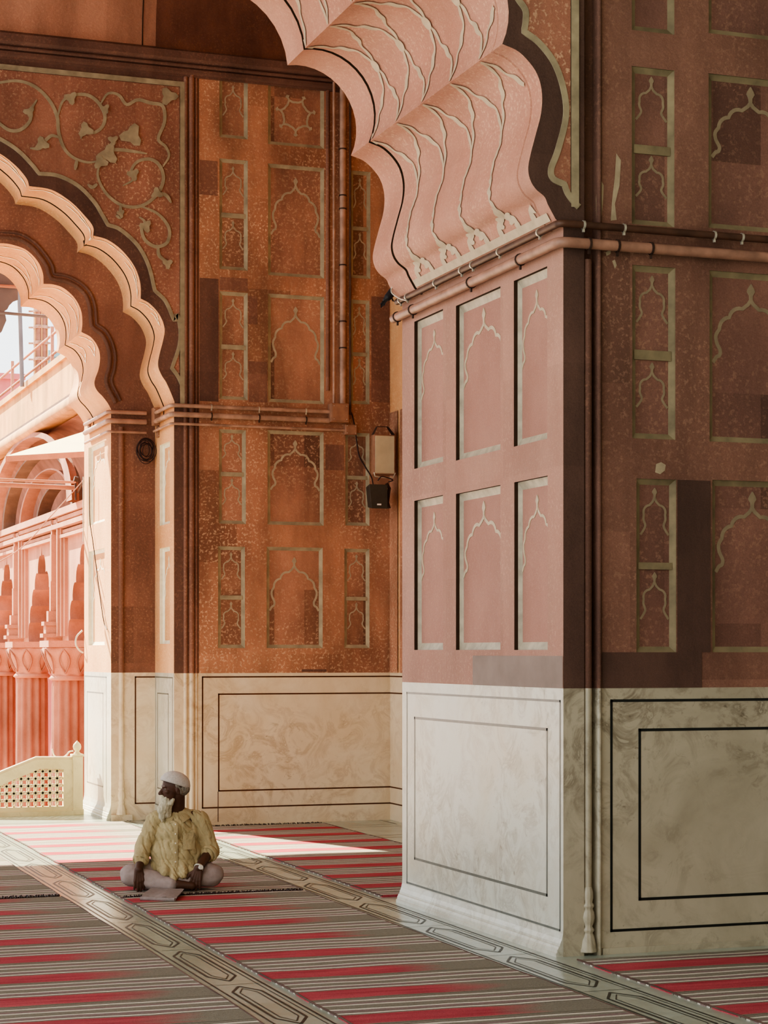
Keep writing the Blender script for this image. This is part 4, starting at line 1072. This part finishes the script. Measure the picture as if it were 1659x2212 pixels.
cable([py3(178, 1362, YE + .05), py3(166, 1375, YE + .05), py3(164, 1392, YE + .05), py3(172, 1405, YE + .05), py3(180, 1410, YE + .05)], .010, 'pale loop of hose hanging at the outer edge of the sunlit jamb', M['clamp'], name='hose')
YQ = 33
rod([py3(40, 600, YQ), py3(44, 700, YQ), py3(48, 835, YQ)], .035, M['tarp'], 'tall grey scaffold pole upright against the white sky', 'pole', 'scaffold_pole')
rod([py3(-40, 672, YTP - .06), py3(125, 686, YTP - .06)], .017, M['tarp'], 'grey scaffold pole level against the white sky', 'pole', 'scaffold_pole')
rod([V3(-2.6, YTP - .03, on_y(0, 619, YTP)[1]), py3(38, 620, YTP - .03)], .018, M['ext'], 'pale scaffold pole above the ragged tarpaulin', 'pole', 'scaffold_pole')
YTP = 21.75
w = MB(); zt0 = on_y(0, 722, YTP)[1]
w.poly([on_y(*p, YTP) for p in [(38, 520), (38, 588), (39, 648), (28, 652), (20, 660), (16, 668), (10, 672), (14, 692), (8, 706), (4, 716), (-6, 726)]] + [(2.6, zt0 - .02), (1.8, zt0 + .03), (1.0, zt0 - .03), (0, zt0 + .02), (-1.2, zt0), (-2.6, zt0 - .02), (-2.6, 7.2), (3.4, 7.2)], PY(YTP)); tag(w.build('tarpaulin', M['tarp']), 'ragged grey tarpaulin hanging against the sky at the left edge', 'tarpaulin')
YTW = 70; xt0, xt1 = on_y(73, 700, YTW)[0], on_y(103, 700, YTW)[0]; rt = (xt1 - xt0) / 2
t = empty('minaret', ((xt0 + xt1) / 2, YTW, -1.25)); zb2 = on_y(88, 620, YTW)[1] + 4
w = MB(); w.lathe((0, 0, 0), [(rt, 0), (rt, zb2)], 48, 8, .16); w.build('shaft', M['extrust'], t)
w = MB()
for k in range(6):
    a = 2 * math.pi * k / 6 + .5; c_, s_ = math.cos(a) * rt * 1.0, math.sin(a) * rt * 1.0
    w.tube([(c_, s_, 0), (c_, s_, zb2)], rt * .10, 6)
w.build('pale_stripe', M['extgold'], t)
for py_ in (676, 711, 745, 780):
    zz_ = on_y(88, py_, YTW)[1] + 1.25; w = MB(); w.lathe((0, 0, zz_), [(rt * 1.06, 0), (rt * 1.1, .06), (rt * 1.06, .12)], 24)
    for k in range(4):
        a = k * math.pi / 2 + TH * -1; w.tube([(rt * math.cos(a), rt * math.sin(a), zz_ + .06), (rt * 1.75 * math.cos(a), rt * 1.75 * math.sin(a), zz_ + .06)], .035, 5)
    w.build('ring', M['pipeb'], t)
tag(t, 'striped red sandstone minaret shaft rising behind the parapet', 'minaret')
t = empty('roof_railing', (XF + .2, 30, zt)); w = MB()
for dz in (.30, .62): w.tube([(XF + .2, YA, zt + dz), (XF + .2, YZ, zt + dz)], .022, 6)
loc(w.build('rail', M['ext'], t), t)
for px in (-40, 27, 113, 160):
    w = MB(); w.tube([(XF + .2, yx(px, XF + .2), zt - .02), (XF + .2, yx(px, XF + .2), zt + .75)], .03, 6); loc(w.build('post', M['ext'], t), t)
tag(t, 'thin metal railing along the top of the ochre parapet', 'railing')
w = MB(); (xa, za), (xb_, zb_) = on_y(-80, 815, 90), on_y(44, 815, 90)
t = empty('distant_building', (xa, 90, -1.25)); w.box((xa, 90, -1.25), (xb_, 96, za)); w.box((xa, 89.8, za), (xb_ + .2, 96, za + .25)); loc(w.build('wall', M['pinkwall'], t), t)
tag(t, 'distant dark red building above the parapet at the left edge', 'building')
w = MB(); (xa, za), (xb_, zb_) = on_y(112, 758, 95), on_y(170, 758, 95)
t = empty('distant_roof', (xa, 95, -1.25)); w.box((xa, 95, -1.25), (xb_, 99, za)); w.box((xa - .2, 94.8, za - .3), (xb_ + .2, 99, za)); loc(w.build('wall', plain('teal_roof', (130, 170, 180), .8), t), t)
tag(t, 'distant pale teal roof just right of the minaret', 'building')

# ================================================================ BLOB MODELLING (continuous bodies)
def frustum(mb, p0, r0, p1, r1, n=14):
    mb.tube([p0, p1], [r0, r1], n, True)
def sphere(mb, c, r, n=14, rot=None):
    c = Vector(c); r = r if isinstance(r, (tuple, list)) else (r, r, r); rows = []
    for i in range(1, n):
        a = math.pi * i / n
        row = []
        for j in range(2 * n):
            b = math.pi * j / n; v = Vector((r[0] * math.sin(a) * math.cos(b), r[1] * math.sin(a) * math.sin(b), r[2] * math.cos(a)))
            if rot: v = rot @ v
            row.append(c + v)
        rows.append(row)
    mb.grid(rows, True, True)
    mb.quad(*rows[0][::-1]); mb.quad(*rows[-1])
def blob(name, prims, voxel, mat, parent, disp=None, smooth=4, cut=None):
    mb = MB()
    for p in prims:
        if p[0] == 'c': sphere(mb, p[1], p[2]); sphere(mb, p[3], p[4]); frustum(mb, p[1], p[2], p[3], p[4])
        else: sphere(mb, p[1], p[2], 14, p[3] if len(p) > 3 else None)
    me = bpy.data.meshes.new('t'); me.from_pydata([tuple(v) for v in mb.v], [], mb.f)
    bm = bmesh.new(); bm.from_mesh(me); bmesh.ops.recalc_face_normals(bm, faces=bm.faces); bm.to_mesh(me); bm.free()
    o = bpy.data.objects.new('t', me); C.objects.link(o)
    r = o.modifiers.new('r', 'REMESH'); r.mode = 'VOXEL'; r.voxel_size = voxel
    s = o.modifiers.new('s', 'SMOOTH'); s.iterations = smooth; s.factor = .5
    dg = bpy.context.evaluated_depsgraph_get(); ev = o.evaluated_get(dg); nm = bpy.data.meshes.new_from_object(ev)
    bpy.data.objects.remove(o)
    if disp:
        no = [v.normal.copy() for v in nm.vertices]
        for v, q in zip(nm.vertices, no): v.co = v.co + q * disp(v.co, q)
    nm.materials.clear(); nm.materials.append(mat); nm.name = name
    nm.polygons.foreach_set('use_smooth', [True] * len(nm.polygons))
    ob_ = bpy.data.objects.new(name, nm); C.objects.link(ob_); ob_.parent = parent
    return ob_
V = Vector
# ================================================================ SEATED MAN
mx, my = 3.285, 13.76
man = empty('person', (mx, my, .018), -math.radians(13.4))
hc = V((.035, -.005, .712)); fw = V((-.955, -.295, -.05)).normalized(); sd = V((fw.y, -fw.x, 0)).normalized(); up_ = sd.cross(fw).normalized()
if up_.z < 0: up_ = -up_
Hm = Matrix((fw, sd, up_)).transposed()
def H(a, b, c): return hc + fw * a + sd * b + up_ * c
he = lambda a, b, c, r: ('e', H(a, b, c), r, Hm)
hcap = lambda p, r0, q, r1: ('c', H(*p), r0, H(*q), r1)
def hand(wrist, d, side, curl, spread=.30, L=.095, nrm=V((0, -1, 0))):
    """palm and five bent fingers; d = direction of the hand, side = towards the thumb"""
    pr = []; d = d.normalized(); side = (side - d * side.dot(d)).normalized(); nm = d.cross(side).normalized()
    if nm.dot(nrm) < 0: nm = -nm
    for k, q in enumerate((-1.5, -.5, .5, 1.5)):
        kn = wrist + d * (.088 - .006 * abs(q - .5)) + side * (-q * .019) + nm * .004
        pr.append(('c', wrist + side * (-q * .010) , .016, kn, .0125))
        fl = (.088, .100, .094, .072)[k] * .92; sp = (d + side * (-q * spread * .22)).normalized()
        p1 = kn + (sp * math.cos(curl * .45) - nm * math.sin(curl * .45)) * fl * .48
        p2 = p1 + (sp * math.cos(curl * 1.1) - nm * math.sin(curl * 1.1)) * fl * .30
        p3 = p2 + (sp * math.cos(curl * 1.6) - nm * math.sin(curl * 1.6)) * fl * .22
        pr += [('c', kn, .0105, p1, .0095), ('c', p1, .0095, p2, .0085), ('c', p2, .0085, p3, .0068)]
    b = wrist + d * .028 + side * .022; t1 = b + (d * .7 + side * .75).normalized() * .042 ; t2 = t1 + (d * .93 + side * .3 - nm * .25).normalized() * .036
    pr += [('c', wrist + d * .01 + side * .008, .017, b, .014), ('c', b, .014, t1, .0115), ('c', t1, .0115, t2, .009)]
    return pr
shL, elL, wrL = V((-.096, .06, .480)), V((-.180, .03, .285)), V((-.212, -.125, .150))
shR, elR, wrR = V((.214, .06, .478)), V((.292, .05, .262)), V((.205, -.135, .158))
kL, kR, hL, hR, anL, anR = V((-.262, -.03, .098)), V((.298, -.03, .098)), V((-.04, .12, .115)), V((.14, .12, .115)), V((.06, -.155, .045)), V((.03, -.10, .075))
body = [he(-.012, 0, .018, (.097, .075, .084)), he(.034, 0, -.030, (.054, .060, .074)), he(.034, 0, -.085, (.048, .048, .036)), he(.074, 0, .014, (.016, .046, .011)),
        hcap((.083, 0, .0), .009, (.108, 0, -.033), .0125), he(.098, .011, -.037, (.011, .008, .008)), he(.098, -.011, -.037, (.011, .008, .008)),
        he(.062, .040, -.022, (.020, .020, .016)), he(.062, -.040, -.022, (.020, .020, .016)), he(.080, 0, -.062, (.014, .025, .007)), he(.078, 0, -.074, (.014, .022, .007)),
        he(-.004, .076, -.016, (.018, .009, .031)), he(-.004, -.076, -.016, (.018, .009, .031)), he(-.010, .079, -.034, (.009, .008, .013)), he(-.010, -.079, -.034, (.009, .008, .013)),
        ('c', H(-.022, 0, -.05), .054, V((.052, .065, .545)), .060),
        ('c', V((.052, .07, .53)), .06, V((.052, .07, .42)), .12), ('e', V((.052, .07, .40)), (.155, .10, .14)), ('e', V((.05, .07, .24)), (.150, .115, .15)), ('e', V((.05, .11, .12)), (.17, .12, .095)),
        ('c', V((.052, .07, .50)), .07, shL, .058), ('c', V((.052, .07, .50)), .07, shR, .058),
        ('c', shL, .055, elL, .043), ('c', elL, .042, wrL, .027), ('c', shR, .055, elR, .043), ('c', elR, .042, wrR, .027),
        ('c', hL, .085, kL, .060), ('c', kL, .056, anL, .034), ('c', hR, .085, kR, .060), ('c', kR, .056, anR, .034),
        ('c', anL, .033, anL + V((.10, .0, -.012)), .026), ('c', anR, .033, anR + V((-.11, -.02, -.035)), .026)]
body += hand(wrL, V((.04, -.12, -1)), V((1, .1, 0)), .55, nrm=V((0, -1, .2)))
body += hand(wrR, V((-.22, -.12, -1)), V((-1, .1, .2)), .30, .55, nrm=V((0, -1, .2)))
bd = blob('body', body, .0042, M['skin'], man, None, 3)
# eyes
for s in (-1, 1):
    w = MB(); sphere(w, H(.0715, s * .029, -.004), .0100, 8); e = w.build('eye', M['eye'], man)
    w = MB(); sphere(w, H(.0785, s * .029, -.004), .0048, 6); w.build('iris', M['black'], e)
    w = MB(); w.tube([H(.084, s * .012, .016), H(.082, s * .028, .020), H(.070, s * .044, .014)], [.002, .0035, .002], 6); w.build('eyebrow', M['hair'], man)
def wr_(c, q):
    n1 = noise.noise(V((c.x * 16 + c.z * 6, c.y * 9, c.z * 7))); n2 = noise.noise(V((c.x * 34, c.y * 20, c.z * 15 + 5)))
    n3 = abs(noise.noise(V((c.x * 22 + c.z * 14, c.y * 8, c.z * 4 - c.x * 6)))) ; return .007 + .008 * n1 + .003 * n2 - .010 * max(0, .13 - n3) / .13
cufL = elL.lerp(wrL, .52); cufR = elR.lerp(wrR, .12)
shirt = [('c', V((.052, .07, .505)), .070, V((.052, .06, .41)), .130), ('e', V((.052, .06, .37)), (.168, .118, .15)), ('e', V((.05, .045, .25)), (.185, .140, .14)), ('e', V((.05, .045, .165)), (.195, .150, .09)),
         ('c', V((.052, .07, .510)), .062, shL, .060), ('c', V((.052, .07, .510)), .062, shR, .060),
         ('c', shL, .062, elL, .058), ('c', elL, .058, cufL, .052), ('c', shR, .062, elR, .062), ('c', elR, .062, cufR, .060),
         ('c', V((-.02, -.03, .15)), .075, V((-.03, -.12, .125)), .030), ('c', V((.08, -.03, .15)), .080, V((.09, -.13, .11)), .030), ('c', V((.04, -.05, .14)), .07, V((.035, -.15, .09)), .022), ('c', V((.15, -.0, .15)), .06, V((.16, -.08, .14)), .03)]
sh = blob('shirt', shirt, .007, M['shirt'], man, wr_, 4)
def tor(mb, c, axis, R, r, n=20, m=7, sq=1.0):
    axis = axis.normalized(); a = axis.orthogonal().normalized(); b = axis.cross(a); rows = []
    for i in range(n + 1):
        t = 2 * math.pi * i / n; d = a * math.cos(t) + b * math.sin(t); cc = c + d * R
        rows.append([cc + (d * math.cos(2 * math.pi * j / m) + axis * sq * math.sin(2 * math.pi * j / m)) * r for j in range(m)])
    mb.grid(rows, True, True)
w = MB(); tor(w, cufL, wrL - elL, .050, .010, sq=2.4); w.build('cuff', M['shirt'], sh)
w = MB(); tor(w, cufR + (wrR - elR) * .06, wrR - elR, .058, .011, sq=2.0); w.build('cuff', M['shirt'], sh)
def front(x, z):               # point on the front of the chest
    y = .05 - .150 * math.sqrt(max(0, 1 - ((x - .05) / .21) ** 2)) * (1 if z < .42 else max(.25, 1 - (z - .42) / .17)); return V((x, y - .012, z))
w = MB(); w.grid([[front(.045 + dx, z) + V((0, -.006, 0)) for dx in (-.014, .014)] for z in [.16 + .02 * k for k in range(16)]]); pk = w.build('placket', M['shirt'], sh)
for k in range(5): w = MB(); sphere(w, front(.045, .20 + .065 * k) + V((0, -.012, 0)), (.006, .003, .006), 6); w.build('button', M['inlayw'], sh)
w = MB(); w.grid([[front(x, z) + V((0, -.012, 0)) for x in [.095 + .014 * i for i in range(7)]] for z in [.285 + .0165 * j for j in range(7)]]); w.grid([[front(x, .387 + q) + V((0, -.014 - q * .1, 0)) for x in [.092 + .0148 * i for i in range(7)]] for q in (0, .012)]); w.build('pocket', M['shirt'], sh)
# collar
w = MB()
cb = V((.055, .06, .56))
for s in (-1, 1):
    rows = []
    for k in range(7):
        a = math.pi * (.5 - k / 6 * .92) ; ca = V((s * .072 * math.cos(a), .068 * math.sin(a), .012 - .045 * (k / 6))); o_ = V((s * .028 * math.cos(a) + s * .012 * k / 6, .03 * math.sin(a) - .028 * k / 6, -.045 - .018 * (k == 6)))
        rows.append([cb + ca, cb + ca + o_ * .5 + V((0, 0, .004)), cb + ca + o_])
    w.grid(rows)
w.build('collar', M['shirt'], sh)
for p in (V((-.150, -.035, .245)), V((-.160, -.075, .205))): w = MB(); sphere(w, p, (.007, .004, .007), 6); w.build('cuff_button', M['white'], sh)
def wt(c, q):
    n1 = noise.noise(V((c.x * 9, c.y * 14, c.z * 20))); return .002 + .010 * n1
tr = [('e', V((.05, .12, .12)), (.20, .13, .105)), ('c', hL, .105, kL, .083), ('c', kL, .080, anL + V((-.05, .0, .0)), .046), ('c', hR, .105, kR, .083), ('c', kR, .080, anR + V((.05, 0, -.02)), .050)]
blob('trousers', tr, .008, M['trouser'], man, lambda c, q: max(wt(c, q), -c.z + .003 if c.z < 0 else wt(c, q)), 4)
# cap
w = MB(); rows = []; tilt = math.radians(21)
for i in range(15):
    a = (i / 14) * math.radians(90)
    row = []
    for j in range(32):
        b = 2 * math.pi * j / 32; rg = 1 + (.018 * math.cos(b * 16) if i < 11 else 0) + (.02 if i >= 12 else 0)
        x_, y_, z_ = .110 * math.sin(a) * math.cos(b) * rg, .086 * math.sin(a) * math.sin(b) * rg, .094 * math.cos(a) ** .85
        x2, z2 = x_ * math.cos(tilt) - z_ * math.sin(tilt), x_ * math.sin(tilt) + z_ * math.cos(tilt)
        row.append(H(x2 - .006, y_, z2 + .022))
    rows.append(row)
w.grid(rows, True, True); cap = w.build('skull_cap', M['cap'], man)
sv = cap.modifiers.new('thickness', 'SOLIDIFY'); sv.thickness = .004
def strand(c, q): return .005 * noise.noise(V((c.x * 70, c.y * 70, c.z * 14))) + .003 * noise.noise(V((c.x * 140, c.y * 140, c.z * 30)))
blob('beard', [hcap((.050, .0, -.085), .046, (.092, 0, -.150), .040), hcap((.088, 0, -.145), .040, (.100, 0, -.200), .024), hcap((.098, 0, -.195), .024, (.098, .0, -.232), .010), hcap((.060, .0, -.12), .04, (.06, .0, -.185), .028),
    hcap((.026, .052, -.078), .010, (.040, .040, -.105), .020), hcap((.026, -.052, -.078), .010, (.040, -.040, -.105), .020), hcap((.089, .005, -.056), .008, (.070, .036, -.075), .010), hcap((.089, -.005, -.056), .008, (.070, -.036, -.075), .010)], .005, M['beard'], man, strand, 3)
blob('hair', [he(-.045, 0, -.012, (.066, .078, .052)), hcap((.0, .072, .02), .014, (-.02, .07, -.03), .012), hcap((.0, -.072, .02), .014, (-.02, -.07, -.03), .012)], .005, M['hair'], man, strand, 3)
w = MB(); tor(w, wrR, wrR - elR, .030, .006, sq=1.6); wb_ = w.build('watch_strap', M['clamp'], man)
w = MB(); w.tube([wrR + V((.012, -.030, .006)), wrR + V((.018, -.042, .008))], .016, 14); w.build('watch_face', M['white'], wb_)
tag(man, 'bearded person in white skull cap and khaki shirt sitting cross-legged, head turned aside', 'person')
# folded cloth before him
q = [on_z(*p, .02) for p in [(304, 1942), (378, 1945), (396, 1928), (326, 1924)]]
fc = empty('folded_cloth', (q[0][0], q[0][1], .012)); w = MB()
for lay in range(3):
    rows = []
    for i in range(11):
        row = []
        for j in range(9):
            u, v = i / 10, j / 8; p = V((*q[0], 0)).lerp(V((*q[1], 0)), u).lerp(V((*q[3], 0)).lerp(V((*q[2], 0)), u), v)
            z = .022 + lay * .011 + .004 * noise.noise(V((u * 5, v * 4, lay))) - (.010 * (j == 0)) + .006 * math.sin(u * 9 + lay) * (1 - v)
            row.append((p.x + lay * .004, p.y, z))
        rows.append(row)
    w.grid(rows)
w.tube([(p[0], p[1] , .024) for p in (q[0], ((q[0][0] + q[1][0]) / 2, (q[0][1] + q[1][1]) / 2), q[1])], .014, 8)
loc(w.build('cloth_layers', M['cloth'], fc), fc)
tag(fc, 'small folded grey cloth lying on the rug before the seated man', 'cloth')

# ================================================================ PIGEON
YPG = 12.66
bp_ = lambda px, py, dy=0: V((*[on_y(px, py, YPG)[0]], YPG + dy, on_y(px, py, YPG)[1]))
bird = empty('pigeon', tuple(bp_(845, 650)))
a, b, t1 = bp_(850, 628), bp_(838, 642), bp_(823, 655)
bb = blob('body', [('c', a, .030, b, .026), ('c', b, .026, b.lerp(t1, .45), .014), ('c', a, .026, bp_(854, 620, -.01), .017), ('c', bp_(854, 619, -.02), .016, bp_(850, 618, -.05), .004)], .004, M['feather'], bird, None, 3)
loc(bb, bird)
w = MB()
for s in (-1, 1):
    w.grid([[a.lerp(t1, k / 6) + V((0, s * .026 * (1 - k / 8), .020 * (1 - k / 6) - .034 * v)) for v in (0, .5, 1)] for k in range(7)])
loc(w.build('wing', M['feather'], bird), bird)
w = MB(); w.grid([[b.lerp(t1, .4 + k * .2) + V((0, v * (.010 + .006 * k), 0)) for v in (-1, 0, 1)] for k in range(5)]); w.grid([[b.lerp(bp_(829, 659), .4 + k * .18) + V((0, v * (.010 + .005 * k), 0)) for v in (-1, 0, 1)] for k in range(5)]); loc(w.build('tail', M['feather'], bird), bird)
w = MB(); w.tube([b.lerp(a, .4), bp_(848, 650), bp_(856, 652)], .004, 5); w.tube([b.lerp(a, .6) + V((0, .02, 0)), bp_(852, 649, .02), bp_(858, 651, .02)], .004, 5); loc(w.build('leg', M['iron'], bird), bird)
tag(bird, 'dark pigeon perched at the foot of the near arch', 'bird')
cable([(XP - .06, YR - .05, on_x(875, 612, XP)[1] + .03), (XP - .09, YR - .03, on_x(873, 630, XP)[1] + .0), (XP - .07, YR - .12, zu + .01), (XP - .06, YR - .25, zu - .03)], .005, 'short pale wire looping over the conduits beside the pigeon', M['clamp'], name='wire')

# ================================================================ LIGHT AND CAMERA
az = V((1.245, -3.18)).normalized(); el = math.radians(38.7)
dv = V((az.x * math.cos(el), az.y * math.cos(el), -math.sin(el)))
sl = bpy.data.lights.new('sun', 'SUN'); sl.energy = 30.0; sl.angle = math.radians(.6); sl.color = (1, .92, .68)
so = bpy.data.objects.new('sun', sl); C.objects.link(so); so.rotation_euler = dv.to_track_quat('-Z', 'Y').to_euler(); so.location = (0, 30, 30)
# eave added out of view outside the far arch to block sun
w = MB(); ysh = 21.1; zsh = 6.9
w.box((-6, YE, zsh), (4.9, YE + .55, zsh + .12)); struct(w.build('trim_2', M['ext']), 'unseen eave added as a sun block over the outside of the far arch', 'eave')
wd = bpy.data.worlds.new('sky'); bpy.context.scene.world = wd; wd.use_nodes = True
bg = wd.node_tree.nodes['Background']; bg.inputs[0].default_value = (.93, .97, 1.0, 1); bg.inputs[1].default_value = 2.75
cam = bpy.data.cameras.new('camera'); co = bpy.data.objects.new('camera', cam); C.objects.link(co)
cam.sensor_fit = 'HORIZONTAL'; cam.sensor_width = 36; cam.lens = 36 * F / 1659
cam.shift_y = (HY - 1106) / 1659; cam.clip_end = 400; cam.clip_start = .1
co.location = (0, 0, HC); co.rotation_euler = (math.pi / 2, 0, -TH)
bpy.context.scene.camera = co
vs = bpy.context.scene.view_settings; vs.view_transform = 'AgX'; vs.look = 'AgX - Medium High Contrast'; vs.exposure = 0.06
bpy.context.scene.cycles.max_bounces = 8; bpy.context.scene.cycles.diffuse_bounces = 5
